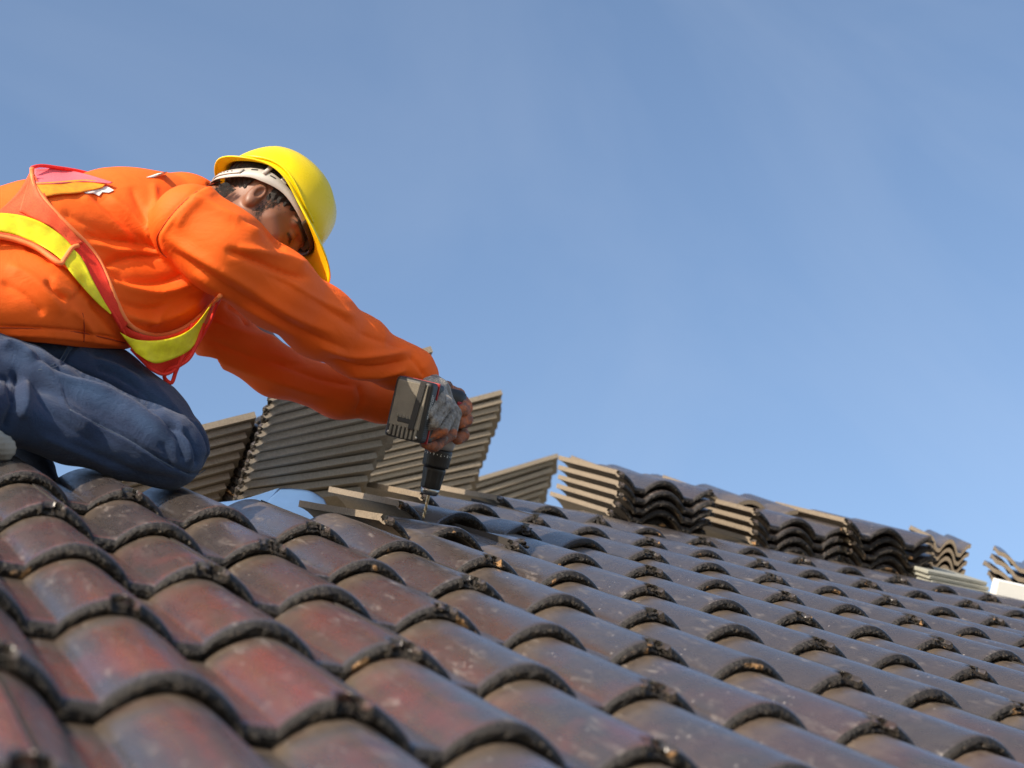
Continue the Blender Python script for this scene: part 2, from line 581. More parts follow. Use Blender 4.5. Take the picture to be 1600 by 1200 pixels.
def surface_nets(func, lo, hi, h):
    n = np.ceil((hi - lo) / h).astype(int) + 1
    ax = [lo[k] + h * np.arange(n[k]) for k in range(3)]
    F = np.empty(tuple(n), np.float32)
    st = 24
    for i0 in range(0, n[0], st):
        G = np.stack(np.meshgrid(ax[0][i0:i0 + st], ax[1], ax[2], indexing='ij'), -1)
        F[i0:i0 + st] = func(G)
    S = F < 0
    c = np.zeros(tuple(n - 1), np.int8)
    for dx in (0, 1):
        for dy in (0, 1):
            for dz in (0, 1):
                c += S[dx:n[0] - 1 + dx, dy:n[1] - 1 + dy, dz:n[2] - 1 + dz]
    cell = (c > 0) & (c < 8)
    idx = np.full(tuple(n - 1), -1, np.int64)
    ci = np.argwhere(cell)
    idx[cell] = np.arange(len(ci))
    acc = np.zeros((len(ci), 3)); cnt = np.zeros(len(ci))
    cor = [(a, b, d) for a in (0, 1) for b in (0, 1) for d in (0, 1)]
    for a in cor:
        for k in range(3):
            if a[k]: continue
            b = list(a); b[k] = 1
            fa = F[ci[:, 0] + a[0], ci[:, 1] + a[1], ci[:, 2] + a[2]]
            fb = F[ci[:, 0] + b[0], ci[:, 1] + b[1], ci[:, 2] + b[2]]
            m = (fa < 0) != (fb < 0)
            t_ = np.where(m, fa / np.where(m, fa - fb, 1), 0)
            p = np.tile(np.array(a, float), (len(ci), 1)); p[:, k] += t_
            acc[m] += p[m]; cnt[m] += 1
    V = lo + h * (ci + acc / cnt[:, None])
    Q = []
    for k in range(3):
        u, v = (k + 1) % 3, (k + 2) % 3
        sl = [slice(1, -1)] * 3; sl[k] = slice(0, None)
        a0 = [slice(None)] * 3; a1 = [slice(None)] * 3
        a0[k] = slice(0, -1); a1[k] = slice(1, None)
        A, B = S[tuple(a0)], S[tuple(a1)]
        e = np.argwhere(A != B)
        e = e[(e[:, u] > 0) & (e[:, v] > 0) & (e[:, u] < n[u] - 1) & (e[:, v] < n[v] - 1)]
        def at(du, dv):
            q = e.copy(); q[:, u] -= du; q[:, v] -= dv
            return idx[q[:, 0], q[:, 1], q[:, 2]]
        q = np.stack([at(1, 1), at(0, 1), at(0, 0), at(1, 0)], -1)
        fl = A[e[:, 0], e[:, 1], e[:, 2]]
        q[~fl] = q[~fl][:, ::-1]
        Q.append(q)
    return V, np.concatenate(Q)

def vnormals(V, F):
    a = V[F[:, 2]] - V[F[:, 0]]; b = V[F[:, 3]] - V[F[:, 1]]
    fn = np.cross(a, b)
    N = np.zeros_like(V)
    for k in range(4): np.add.at(N, F[:, k], fn)
    return N / (np.linalg.norm(N, axis=1)[:, None] + 1e-12)

def polydist(Q, pts):
    """distance of 2-D points to a polyline, with the run position 0..1"""
    best = np.full(len(Q), 1e9); run = np.zeros(len(Q)); side = np.zeros(len(Q))
    pts = [np.array(p[:2], float) for p in pts]
    m = len(pts) - 1
    for k in range(m):
        ab = pts[k + 1] - pts[k]
        t_ = np.clip(((Q - pts[k]) @ ab) / (ab @ ab + 1e-9), 0, 1)
        dv = Q - pts[k] - t_[:, None] * ab
        d = np.linalg.norm(dv, axis=1)
        b = d < best
        best[b] = d[b]; run[b] = (k + t_[b]) / m
        side[b] = np.sign(ab[0] * dv[b, 1] - ab[1] * dv[b, 0])
    return best, run, side

def smooth_poly(pts, n=24):
    pts = np.array(pts, float)
    if len(pts) < 3: return pts
    out = []
    for k in range(len(pts) - 1):
        p0, p1, p2, p3 = pts[max(0, k - 1)], pts[k], pts[k + 1], pts[min(len(pts) - 1, k + 2)]
        for t_ in np.linspace(0, 1, 7)[:-1]:
            out.append(0.5 * ((2 * p1) + (p2 - p0) * t_ + (2 * p0 - 5 * p1 + 4 * p2 - p3) * t_ ** 2 + (3 * p1 - p0 - 3 * p2 + p3) * t_ ** 3))
    out.append(pts[-1])
    return np.array(out)

def folds(V, F, specs, mask=None, boost=1.0):
    """press creases and raise folds into cloth: each spec is (points, width px, height mm[, zone])"""
    N = vnormals(V, F)
    X = proj(V)
    front = (N @ (V - CAM).T.T[0] if False else np.einsum('ij,ij->i', N, V - CAM)) < 0.0
    D = np.zeros(len(V))
    for sp in specs:
        pts, w, a = smooth_poly(sp[0]), sp[1] * (0.85 if boost > 1 else 1), sp[2] * boost
        m = front.copy()
        if len(sp) > 3 and mask is not None: m &= mask[sp[3]]
        lo, hi = pts.min(0) - 4 * w, pts.max(0) + 4 * w
        m &= (X[:, 0] > lo[0]) & (X[:, 0] < hi[0]) & (X[:, 1] > lo[1]) & (X[:, 1] < hi[1])
        if not m.any(): continue
        d, run, side = polydist(X[m, :2], pts)
        taper = np.clip(np.minimum(run, 1 - run) * 5 + 0.12, 0, 1)
        g_ = np.exp(-(d / w) ** (1.25 if a < 0 else 1.7)) * taper
        if len(sp) > 4:                                 # one-sided step: an overlapping fold of cloth
            g_ = np.exp(-(d / w) ** 2) * taper * np.where(side * sp[4] > 0, 1.0, np.exp(-(d / (0.35 * w)) ** 2))
        D[m] += a * 0.001 * g_
    return V + N * D[:, None]

def lowfreq(V, F, amp, sc_, seed=0.0, stretch=None):
    N = vnormals(V, F)
    o = Vector((seed, seed * 2.1, -seed))
    if stretch is None: W_ = V
    else: W_ = V @ np.array(stretch).T
    D = np.array([noise.noise(Vector(p) * sc_ + o) for p in W_])
    return V + N * (D * amp)[:, None]

def obj_from(name, V, F, mat, parent):
    me = mesh(name, V, F, True, [mat])
    o = bpy.data.objects.new(name, me)
    COL.objects.link(o)
    if parent is not None:
        o.parent = parent
        o.matrix_parent_inverse = parent.matrix_basis.inverted()
    return o

# ------------------------------------------------------------------ cloth and skin materials
def cloth(name, col, dark, rough=0.75, weave=900, bs=0.25, sheen=0.3, var_scale=6, wr=0.0):
    m, nt, b = newmat(name)
    t = nd(nt, 'ShaderNodeTexCoord')
    n = noise_n(nt, t.outputs['Object'], var_scale, 5, 0.6)
    c = mixc(nt, maprange(nt, n, 0.3, 0.7), dark, col)
    nt.links.new(c, b.inputs['Base Color'])
    b.inputs['Roughness'].default_value = rough
    b.inputs['Specular IOR Level'].default_value = 0.35
    b.inputs['Sheen Weight'].default_value = sheen
    b.inputs['Sheen Roughness'].default_value = 0.4
    b.inputs['Sheen Tint'].default_value = (*col, 1)
    w = noise_n(nt, t.outputs['Object'], weave, 2, 0.5)
    w2 = noise_n(nt, scaled(nt, t.outputs['Object'], (1.0, 0.5, 1.4)), 22, 4, 0.55, 0.8)
    bump(nt, b, math_(nt, 'ADD', math_(nt, 'MULTIPLY', w, 0.06), math_(nt, 'MULTIPLY', w2, wr)), bs, 0.009)
    return m
M_SHIRT = cloth('orange_cotton', (0.95, 0.142, 0.008), (0.90, 0.120, 0.006), 0.72, 700, 0.45, 0.12, 6, 0.55)
M_MESHV = cloth('orange_vest_mesh', (0.95, 0.15, 0.045), (0.84, 0.075, 0.03), 0.7, 500, 0.5, 0.2, 500)
M_REDMESH = cloth('red_vest_mesh', (0.88, 0.055, 0.022), (0.70, 0.030, 0.016), 0.7, 500, 0.5, 0.2, 500)
M_PIPE = cloth('orange_binding', (0.97, 0.30, 0.10), (0.93, 0.24, 0.07), 0.6, 700, 0.3, 0.3, 40)
M_PIPER = cloth('red_binding', (0.86, 0.045, 0.025), (0.75, 0.03, 0.02), 0.6, 700, 0.3, 0.3, 40)
M_PINK = cloth('pink_vest_inside', (0.86, 0.17, 0.20), (0.72, 0.11, 0.14), 0.7, 500, 0.4, 0.3, 300)
M_LIME = cloth('lime_tape', (0.86, 0.80, 0.02), (0.72, 0.62, 0.02), 0.4, 420, 0.4, 0.1, 90, 0.3)
M_TAPEO = cloth('amber_tape', (0.92, 0.36, 0.02), (0.84, 0.26, 0.02), 0.45, 420, 0.4, 0.1, 90, 0.3)
M_WHITE = simple('white_print', (0.80, 0.78, 0.74), 0.6, var=0.05)

# denim: faded thighs, dark folds of dye
M_DENIM, nt, b = newmat('blue_denim')
t = nd(nt, 'ShaderNodeTexCoord')
att = nd(nt, 'ShaderNodeAttribute', attribute_name='wash')
n1 = noise_n(nt, t.outputs['Object'], 9, 5, 0.6, 0.3)
n2 = noise_n(nt, scaled(nt, t.outputs['Object'], (1, 1, 2.2)), 230, 5, 0.8)
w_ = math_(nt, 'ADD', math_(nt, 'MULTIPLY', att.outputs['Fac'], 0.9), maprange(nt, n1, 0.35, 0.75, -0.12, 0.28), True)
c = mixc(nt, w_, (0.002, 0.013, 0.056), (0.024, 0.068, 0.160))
c = mixc(nt, maprange(nt, n2, 0.35, 0.7, 0, 0.26), c, (0.040, 0.100, 0.205))
nt.links.new(c, b.inputs['Base Color'])
b.inputs['Roughness'].default_value = 0.85
b.inputs['Sheen Weight'].default_value = 0.15
bump(nt, b, math_(nt, 'ADD', math_(nt, 'MULTIPLY', n2, 0.35), math_(nt, 'MULTIPLY', noise_n(nt, t.outputs['Object'], 26, 5, 0.6, 0.8), 0.8)), 0.6, 0.010)
M_STITCH = simple('denim_stitch', (0.07, 0.10, 0.15), 0.8)

M_SKIN, nt, b = newmat('skin')
t = nd(nt, 'ShaderNodeTexCoord')
n1 = noise_n(nt, t.outputs['Object'], 22, 5, 0.6)
c = mixc(nt, n1, (0.20, 0.088, 0.050), (0.265, 0.122, 0.072))
att = nd(nt, 'ShaderNodeAttribute', attribute_name='wash')
st_ = math_(nt, 'MULTIPLY', att.outputs['Fac'], maprange(nt, noise_n(nt, t.outputs['Object'], 500, 3, 0.7), 0.35, 0.65, 0.2, 1.0), True)
st_ = math_(nt, 'MAXIMUM', st_, maprange(nt, att.outputs['Fac'], 0.68, 0.95))
c = mixc(nt, st_, c, (0.035, 0.022, 0.016))
nt.links.new(c, b.inputs['Base Color'])
b.inputs['Roughness'].default_value = 0.48
b.inputs['Subsurface Weight'].default_value = 0.12
b.inputs['Subsurface Radius'].default_value = (0.012, 0.004, 0.002)
bump(nt, b, noise_n(nt, t.outputs['Object'], 350, 4, 0.6), 0.2, 0.0008)
M_HAIR, nt, b = newmat('black_hair')
t = nd(nt, 'ShaderNodeTexCoord')
nh = noise_n(nt, scaled(nt, t.outputs['Object'], (1, 1, 5)), 260, 4, 0.7)
nt.links.new(mixc(nt, nh, (0.006, 0.005, 0.005), (0.030, 0.024, 0.020)), b.inputs['Base Color'])
b.inputs['Roughness'].default_value = 0.45
bump(nt, b, nh, 0.8, 0.003)

# gloves: grey knit, orange rubber palm and fingers, grime
M_GLOVE, nt, b = newmat('work_glove')
t = nd(nt, 'ShaderNodeTexCoord')
att = nd(nt, 'ShaderNodeAttribute', attribute_name='wash')
n1 = noise_n(nt, t.outputs['Object'], 55, 5, 0.65, 0.5)
n2 = noise_n(nt, t.outputs['Object'], 120, 4, 0.6)
knit = mixc(nt, maprange(nt, n2, 0.3, 0.7), (0.13, 0.110, 0.095), (0.38, 0.345, 0.31))
rub = mixc(nt, maprange(nt, n1, 0.40, 0.66), (0.17, 0.085, 0.062), (0.55, 0.15, 0.045))
f_ = maprange(nt, math_(nt, 'ADD', att.outputs['Fac'], math_(nt, 'MULTIPLY', math_(nt, 'SUBTRACT', n1, 0.5), 1.2)), 0.42, 0.58)
nt.links.new(mixc(nt, f_, knit, rub), b.inputs['Base Color'])
b.inputs['Roughness'].default_value = 0.7
kn = nd(nt, 'ShaderNodeTexVoronoi', Scale=520)
nt.links.new(t.outputs['Object'], kn.inputs['Vector'])
bump(nt, b, math_(nt, 'ADD', math_(nt, 'MULTIPLY', n2, 1.0), math_(nt, 'MULTIPLY', kn.outputs['Distance'], 0.5)), 0.55, 0.003)

def set_attr(o, vals):
    a = o.data.attributes.new('wash', 'FLOAT', 'POINT')
    a.data.foreach_set('value', np.clip(vals, 0, 1).astype(np.float32))

# ------------------------------------------------------------------ the man
man = empty('person', P(200, 640, 3.0))
tag(man, 'man in orange long-sleeved shirt, safety vest and jeans kneeling on the roof tiles while drilling', 'person')

# shirt -----------------------------------------------------------
torso = chain([(-170, 500, 2.95, 120), (-60, 445, 2.98, 122), (60, 402, 3.05, 112), (190, 376, 3.16, 104), (285, 348, 3.24, 78)], 1.02)
belly = chain([(-120, 478, 2.86, 78), (60, 476, 2.93, 66), (160, 484, 3.03, 56), (262, 470, 3.14, 56), (300, 440, 3.18, 50)], 1.1)
arm = chain([(300, 350, 3.04, 63), (352, 393, 3.04, 63), (430, 450, 3.11, 58), (500, 503, 3.20, 52), (560, 541, 3.275, 44), (618, 570, 3.33, 34)]) + \
      chain([(618, 570, 3.33, 34), (650, 580, 3.345, 27), (661, 590, 3.35, 20)])
farm = chain([(292, 440, 3.32, 70), (345, 523, 3.33, 42), (430, 579, 3.36, 37), (530, 614, 3.43, 36), (598, 625, 3.49, 32), (632, 634, 3.50, 26)])
neck_hole = [cone((352, 300, 3.22), (400, 335, 3.24), 30, 42)]
hemA, hemB = P(0, 531, 2.9), P(210, 547, 3.0)
hem_n = np.cross(hemB - hemA, FWD); hem_n /= np.linalg.norm(hem_n)
if hem_n @ UP > 0: hem_n = -hem_n
def shirt_f(X):
    d = None
    for p in torso: v = sd_prim(X, p); d = v if d is None else smin(d, v, 0.05)
    for p in belly: d = smin(d, sd_prim(X, p), 0.06)
    a = None
    for p in arm: v = sd_prim(X, p); a = v if a is None else smin(a, v, 0.035)
    d = smin(d, a, 0.038)
    a = None
    for p in farm: v = sd_prim(X, p); a = v if a is None else smin(a, v, 0.03)
    d = smin(d, a, 0.03)
    hemd = (X - hemA) @ hem_n
    armpart = (X - P(330, 430, 3.2)) @ RIGHT > 0
    d = np.where(armpart, d, np.maximum(d, hemd))
    for p in neck_hole: d = np.maximum(d, -(sd_prim(X, p)))
    return d
lo, hi = bounds(torso + belly + arm + farm, 0.02)
lo[0] = max(lo[0], P(-120, 450, 2.95)[0])
V, F = surface_nets(shirt_f, lo, hi, 0.0036)
def cdist(V, prims): return np.min([sd_prim(V, p) for p in prims], axis=0)
dt, da, df = cdist(V, torso + belly), cdist(V, arm), cdist(V, farm)
zone = {'arm': (da < dt + 0.012) & (da < df), 'torso': (dt < da + 0.02) & (dt < df + 0.02), 'far': (df < da) & (df < dt + 0.01), 'all': np.ones(len(V), bool)}
Va = lowfreq(V, F, 0.0035, 8, 3.0)
am = np.clip((dt - da) / 0.03 + 0.5, 0, 1)[:, None] * 0.75
V = Va * (1 - am) + V * am
SF = [
 # sleeve seam at the shoulder
 ([(348, 282), (318, 292), (289, 313), (267, 336), (252, 357), (245, 372), (250, 392), (262, 402)], 5, -2.2, 'all'),
 ([(352, 286), (322, 297), (294, 318), (272, 341), (258, 361), (252, 376)], 5, 2.5, 'arm'),
 ([(340, 300), (312, 312), (290, 332), (276, 356)], 9, 3, 'arm'),
 ([(297, 306), (350, 333), (385, 350), (413, 372)], 9, 6, 'arm'),
 ([(370, 344), (402, 352), (425, 370), (445, 392)], 8, -6, 'arm'),
 ([(352, 392), (375, 398), (410, 412), (455, 428), (486, 433)], 7, -7, 'arm'),
 ([(371, 386), (420, 396), (455, 405), (480, 420)], 8, 6, 'arm'),
 ([(256, 366), (315, 405), (385, 447), (455, 492), (525, 522)], 10, 5, 'arm'),
 ([(268, 392), (332, 436), (402, 480), (472, 519), (546, 548)], 9, -5, 'arm'),
 ([(300, 425), (350, 460), (410, 495), (470, 530)], 7, 3.5, 'arm'),
 ([(415, 430), (470, 455), (520, 487), (560, 515)], 9, -4, 'arm'),
 ([(450, 440), (500, 470), (560, 497)], 7, 4, 'arm'),
 ([(497, 541), (551, 556), (605, 553), (642, 548)], 7, 5, 'arm'),
 ([(505, 560), (560, 575), (600, 574), (640, 560)], 7, -6, 'arm'),
 ([(540, 585), (590, 588), (635, 578)], 6, 4, 'arm'),
 ([(560, 520), (600, 535), (640, 545)], 6, -3, 'arm'),
 ([(585, 500), (600, 520), (602, 545)], 7, 2, 'arm'),
 ([(640, 556), (652, 570), (664, 590)], 4, -3, 'arm'),
 # chest and side under the arm
 ([(132, 362), (170, 374), (215, 380), (256, 398)], 7, -7, 'torso'),
 ([(140, 378), (180, 392), (222, 395), (262, 402)], 8, 5, 'torso'),
 ([(160, 414), (185, 404), (215, 399), (262, 403)], 6, -8, 'torso'),
 ([(166, 436), (196, 450), (252, 458), (308, 441)], 8, 6, 'torso'),
 ([(172, 424), (205, 438), (250, 440), (300, 425)], 9, -6, 'torso'),
 ([(182, 468), (225, 482), (262, 478), (310, 455)], 8, -6, 'torso'),
 ([(190, 492), (235, 500), (280, 488), (318, 462)], 8, 5, 'torso'),
 ([(230, 510), (262, 480), (300, 462)], 6, 4, 'torso'),
 # back
 ([(122, 301), (168, 340), (210, 382)], 8, 4, 'torso'),
 ([(140, 300), (190, 345), (232, 385)], 7, -4, 'torso'),
 ([(168, 306), (210, 340), (243, 375)], 8, 4, 'torso'),
 ([(205, 290), (222, 330), (240, 362)], 9, -3.5, 'torso'),
 ([(240, 285), (243, 320), (248, 352)], 7, 3, 'torso'),
 ([(95, 330), (140, 352), (180, 372)], 8, -3.5, 'torso'),
 # side under the tape
 ([(40, 385), (62, 394), (84, 410)], 5, -5, 'torso'),
 ([(72, 438), (84, 455), (106, 470)], 5, -6, 'torso'),
 ([(80, 432), (100, 452), (118, 462)], 9, 2.5, 'torso'),
 ([(130, 432), (126, 455), (106, 472)], 5, -2, 'torso'),
 ([(10, 415), (45, 432), (78, 462), (100, 492)], 10, 4, 'torso'),
 ([(0, 440), (40, 462), (70, 495)], 9, -4, 'torso'),
 ([(140, 470), (165, 500), (195, 535)], 8, -4, 'torso'),
 ([(110, 480), (135, 505), (150, 530)], 8, 3, 'torso'),
 ([(-5, 510), (60, 513), (128, 519), (200, 535)], 2.6, -3, 'torso'),
 ([(-5, 522), (60, 524), (128, 530), (200, 541)], 5, 2.5, 'torso'),
 # far sleeve
 ([(352, 476), (378, 492), (388, 510)], 6, -5, 'far'),
 ([(330, 500), (380, 520), (440, 532)], 8, 4, 'far'),
 ([(325, 530), (400, 560), (480, 572)], 8, -4, 'far'),
 ([(330, 555), (420, 592), (520, 622)], 9, 4, 'far'),
 ([(560, 600), (566, 625), (556, 648)], 6, -5, 'far'),
 ([(420, 560), (500, 592), (560, 602)], 7, -4, 'far'),
]
V = folds(V, F, SF, zone, 1.55)
shirt = obj_from('shirt', V, F, M_SHIRT, man)
shirt_bvh = BVHTree.FromPolygons([tuple(p) for p in V], [tuple(map(int, q)) for q in F])

# jeans -----------------------------------------------------------
near_leg = chain([(-80, 585, 2.84, 100), (30, 604, 2.86, 66), (130, 650, 2.87, 58), (225, 692, 2.89, 58), (262, 706, 2.90, 56)]) + \
           chain([(266, 712, 2.90, 50), (190, 700, 2.87, 47), (110, 678, 2.83, 46), (20, 648, 2.78, 46), (-90, 620, 2.7, 46)])
far_leg = chain([(-60, 575, 3.08, 95), (60, 590, 3.06, 84), (150, 622, 3.05, 82), (225, 668, 3.04, 68), (268, 700, 3.03, 55)])
hip = chain([(-120, 560, 2.95, 100), (100, 575, 3.0, 62)], 1.3)
far_shin = chain([(10, 660, 3.08, 38), (60, 735, 3.04, 24), (74, 752, 3.03, 20)])
def jeans_f(X):
    n_ = None
    for p in near_leg: v = sd_prim(X, p); n_ = v if n_ is None else smin(n_, v, 0.012)
    f_2 = None
    for p in far_leg + hip: v = sd_prim(X, p); f_2 = v if f_2 is None else smin(f_2, v, 0.04)
    d = smin(n_, f_2, 0.018)
    for p in far_shin: d = smin(d, sd_prim(X, p), 0.012)
    return d
lo, hi = bounds(near_leg + far_leg + hip + far_shin, 0.02)
lo[0] = max(lo[0], P(-110, 600, 2.9)[0])
V, F = surface_nets(jeans_f, lo, hi, 0.0042)
V = lowfreq(V, F, 0.0045, 10, 5.0)
V = lowfreq(V, F, 0.0018, 30, 1.0)
JF = [
 ([(57, 552), (75, 566), (100, 577), (140, 588), (175, 600), (212, 615), (240, 635), (262, 657), (287, 675), (312, 702)], 6, -9),
 ([(60, 566), (100, 590), (150, 602), (200, 622), (240, 650), (270, 678)], 10, 5),
 ([(0, 537), (20, 539), (37, 547), (56, 562)], 7, 8),
 ([(22, 575), (25, 612), (15, 650), (5, 672)], 7, -8),
 ([(38, 590), (42, 625), (34, 655)], 9, 6),
 ([(0, 592), (12, 596), (20, 630)], 4, -5),
 ([(62, 562), (88, 605), (118, 645), (150, 675)], 9, 4),
 ([(50, 600), (75, 640), (115, 672), (160, 700)], 10, -4),
 ([(95, 595), (107, 635), (150, 660), (200, 685), (250, 717), (287, 737), (305, 741), (322, 732)], 2.4, -4),
 ([(92, 592), (104, 640), (148, 665), (198, 690), (248, 722)], 4, 2),
 ([(140, 550), (175, 560), (212, 577), (240, 600)], 8, -6),
 ([(150, 562), (188, 574), (222, 598)], 7, 5),
 ([(150, 575), (188, 588), (228, 614), (255, 640)], 7, -6),
 ([(180, 606), (215, 624), (248, 650)], 6, -5),
 ([(205, 560), (240, 600), (270, 635), (300, 668)], 7, 4),
 ([(265, 660), (280, 690), (287, 722)], 6, -6),
 ([(275, 655), (294, 690), (300, 728)], 6, 5),
 ([(288, 668), (304, 700), (308, 728)], 5, -6),
 ([(300, 655), (318, 685), (322, 715)], 6, 5),
 ([(250, 690), (262, 712), (268, 735)], 7, -3),
 ([(100, 690), (160, 715), (225, 742), (280, 750)], 8, -4),
 ([(60, 680), (120, 705), (190, 738)], 9, 4),
 ([(97, 570), (112, 545), (124, 537)], 3, -5),
 ([(93, 566), (108, 541), (118, 535)], 3, 3),
]
V = folds(V, F, JF, None, 1.35)
jeans = obj_from('jeans', V, F, M_DENIM, man)
Xp = proj(V)
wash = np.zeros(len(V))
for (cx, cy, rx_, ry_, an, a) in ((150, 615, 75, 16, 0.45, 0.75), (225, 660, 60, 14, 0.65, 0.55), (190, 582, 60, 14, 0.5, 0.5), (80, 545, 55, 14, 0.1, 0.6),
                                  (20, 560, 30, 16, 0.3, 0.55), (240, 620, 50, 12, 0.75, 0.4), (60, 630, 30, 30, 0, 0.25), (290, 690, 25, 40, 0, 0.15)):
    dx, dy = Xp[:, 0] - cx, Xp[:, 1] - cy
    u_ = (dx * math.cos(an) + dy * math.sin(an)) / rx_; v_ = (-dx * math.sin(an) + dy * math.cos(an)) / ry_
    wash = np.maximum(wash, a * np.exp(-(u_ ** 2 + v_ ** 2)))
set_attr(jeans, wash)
jeans_bvh = BVHTree.FromPolygons([tuple(p) for p in V], [tuple(map(int, q)) for q in F])

def hit(x, y, bvhs, lim=9):
    d = P(x, y, 1.0) - CAM
    best = None
    for b_ in bvhs:
        h = b_.ray_cast(Vector(CAM), Vector(d).normalized(), lim)
        if h[0] is not None:
            z = float((np.array(h[0]) - CAM) @ FWD)
            best = z if best is None else min(best, z)
    return best

def tube(name, pts3, r, mat, parent, seg=8, flat=1.0):
    pts3 = [np.array(p, float) for p in pts3]
    V, F = [], []
    for k, p in enumerate(pts3):
        t_ = pts3[min(k + 1, len(pts3) - 1)] - pts3[max(k - 1, 0)]
        t_ /= np.linalg.norm(t_) + 1e-12
        a = np.cross(t_, FWD); a /= np.linalg.norm(a) + 1e-12
        b_ = np.cross(t_, a)
        rr_ = r[k] if hasattr(r, '__len__') else r
        for q in range(seg):
            an = 2 * math.pi * q / seg
            V.append(p + a * math.cos(an) * rr_ + b_ * math.sin(an) * rr_ * flat)
    F = grid_faces(seg, len(pts3), 0, True)
    F.append(tuple(range(seg - 1, -1, -1))); F.append(tuple(range(len(V) - seg, len(V))))
    return obj_from(name, V, F, mat, parent)

def on_cloth(pts, off=0.004, bv=None, dflt=3.0, n=None):
    pts = smooth_poly(pts)
    if n: 
        L = np.r_[0, np.cumsum(np.linalg.norm(np.diff(pts, axis=0), axis=1))]
        pts = np.stack([np.interp(np.linspace(0, L[-1], n), L, pts[:, k]) for k in range(2)], -1)
    D = [hit(x, y, bv or [shirt_bvh]) for x, y in pts[:, :2]]
    last = next((d for d in D if d is not None), dflt)
    out = []
    for d in D:
        if d is not None: last = d
        out.append(last)
    D = np.array(out)
    Ds = D.copy()
    for _ in range(6): Ds[1:-1] = (Ds[:-2] + Ds[1:-1] * 2 + Ds[2:]) / 4
    Ds = np.minimum(Ds, D + 0.002)
    return [P(x, y, d - off) for (x, y), d in zip(pts[:, :2], Ds)]

def resample(pts, n):
    pts = smooth_poly(pts)
    L = np.r_[0, np.cumsum(np.linalg.norm(np.diff(pts, axis=0), axis=1))]
    return np.stack([np.interp(np.linspace(0, L[-1], n), L, pts[:, k]) for k in range(pts.shape[1])], -1)

def patch(name, up, dn, mat, parent, off=0.006, n=40, m=10, dflt=None, ruf=0.0015, th=0.0012, bv=None, seed=0):
    """a strip of cloth between two edges, lying on the shirt where there is shirt, hanging free elsewhere"""
    A, B = resample(up, n), resample(dn, n)
    G = np.stack([A[:, :2] * (1 - t_) + B[:, :2] * t_ for t_ in np.linspace(0, 1, m)], 0)
    Hd = np.full((m, n), np.nan)
    for j in range(m):
        for i in range(n):
            h = hit(G[j, i, 0], G[j, i, 1], bv or [shirt_bvh])
            if h is not None: Hd[j, i] = h
    fb = dflt if dflt is not None else np.nanmean(Hd)
    if A.shape[1] > 2:
        base = np.stack([A[:, 2] * (1 - t_) + B[:, 2] * t_ for t_ in np.linspace(0, 1, m)], 0)
        D = np.where(np.isnan(Hd), base, np.minimum(base, Hd - off))
    else:
        D = np.where(np.isnan(Hd), fb, Hd - off)
    for _ in range(12):
        E_ = np.pad(D, 1, 'edge')
        S_ = (E_[:-2, 1:-1] + E_[2:, 1:-1] + E_[1:-1, :-2] + E_[1:-1, 2:] + 2 * D) / 6
        D = np.where(np.isnan(Hd), S_, np.minimum(S_, Hd - off))
    V = []
    for j in range(m):
        for i in range(n):
            q = Vector((G[j, i, 0] * 0.035 + seed, G[j, i, 1] * 0.035, seed))
            V.append(P(G[j, i, 0], G[j, i, 1], D[j, i] + ruf * noise.noise(q * 1.6) - ruf))
    o = obj_from(name, V, [tuple(reversed(f)) for f in grid_faces(n, m)], mat, parent)
    md = o.modifiers.new('thickness', 'SOLIDIFY'); md.thickness = th; md.offset = 0
    return o

# vest -----------------------------------------------------------
vest = empty('safety_vest', P(120, 400, 2.95))
vest.parent = man
vest.matrix_parent_inverse = man.matrix_basis.inverted()
def child_sub(o): return o
VB = [shirt_bvh]
top_edge = [(50, 262), (64, 259), (90, 262), (130, 269), (176, 284)]
arm_edge = [(50, 262), (52, 285), (66, 308), (92, 338), (118, 364), (136, 382), (154, 406), (169, 438), (183, 472), (198, 502), (219, 518), (250, 524), (285, 514), (315, 492), (344, 462)]
patch('mesh_panel', [(-30, 352, 3.06), (0, 328, 3.05), (28, 300, 3.03), (50, 264, 3.02)], [(-30, 362, 3.0), (0, 338, 2.96), (50, 345, 2.95), (106, 374, 2.96)], M_MESHV, vest, 0.008, 40, 14, seed=1)
patch('mesh_panel', [(50, 264, 3.02), (60, 300, 3.0), (92, 338, 2.98), (130, 380, 2.98)], [(30, 330, 2.97), (60, 345, 2.96), (85, 358, 2.96), (112, 384, 2.97)], M_MESHV, vest, 0.010, 40, 10, seed=2)
patch('mesh_panel', [(116, 364), (136, 383), (154, 407), (169, 439), (183, 473), (200, 506)], [(108, 384), (122, 402), (138, 430), (152, 458), (172, 488), (190, 518)], M_REDMESH, vest, 0.009, 40, 10, seed=3)
patch('inner_panel', [(53, 264, 3.06), (90, 264, 3.10), (130, 271, 3.14), (176, 285, 3.16)], [(54, 288, 3.04), (90, 287, 3.06), (130, 284, 3.10), (172, 287, 3.14)], M_PINK, vest, 0.012, 40, 10, seed=4)
patch('inner_tape', [(54, 286, 3.03), (90, 284, 3.05), (130, 281, 3.09), (168, 284, 3.13)], [(64, 309, 3.0), (90, 304, 3.03), (125, 301, 3.06), (160, 293, 3.10)], M_TAPEO, vest, 0.007, 40, 8, seed=5)
patch('reflective_tape', [(-30, 334), (0, 333), (30, 336), (62, 346), (92, 365), (113, 385)], [(-30, 360), (0, 362), (28, 368), (60, 382), (82, 395), (97, 407)], M_LIME, vest, 0.011, 60, 10, seed=6)
patch('reflective_tape', [(113, 388), (128, 404), (146, 440), (160, 466), (174, 489)], [(98, 408), (114, 430), (136, 456), (155, 476), (173, 491)], M_LIME, vest, 0.013, 50, 8, seed=7)
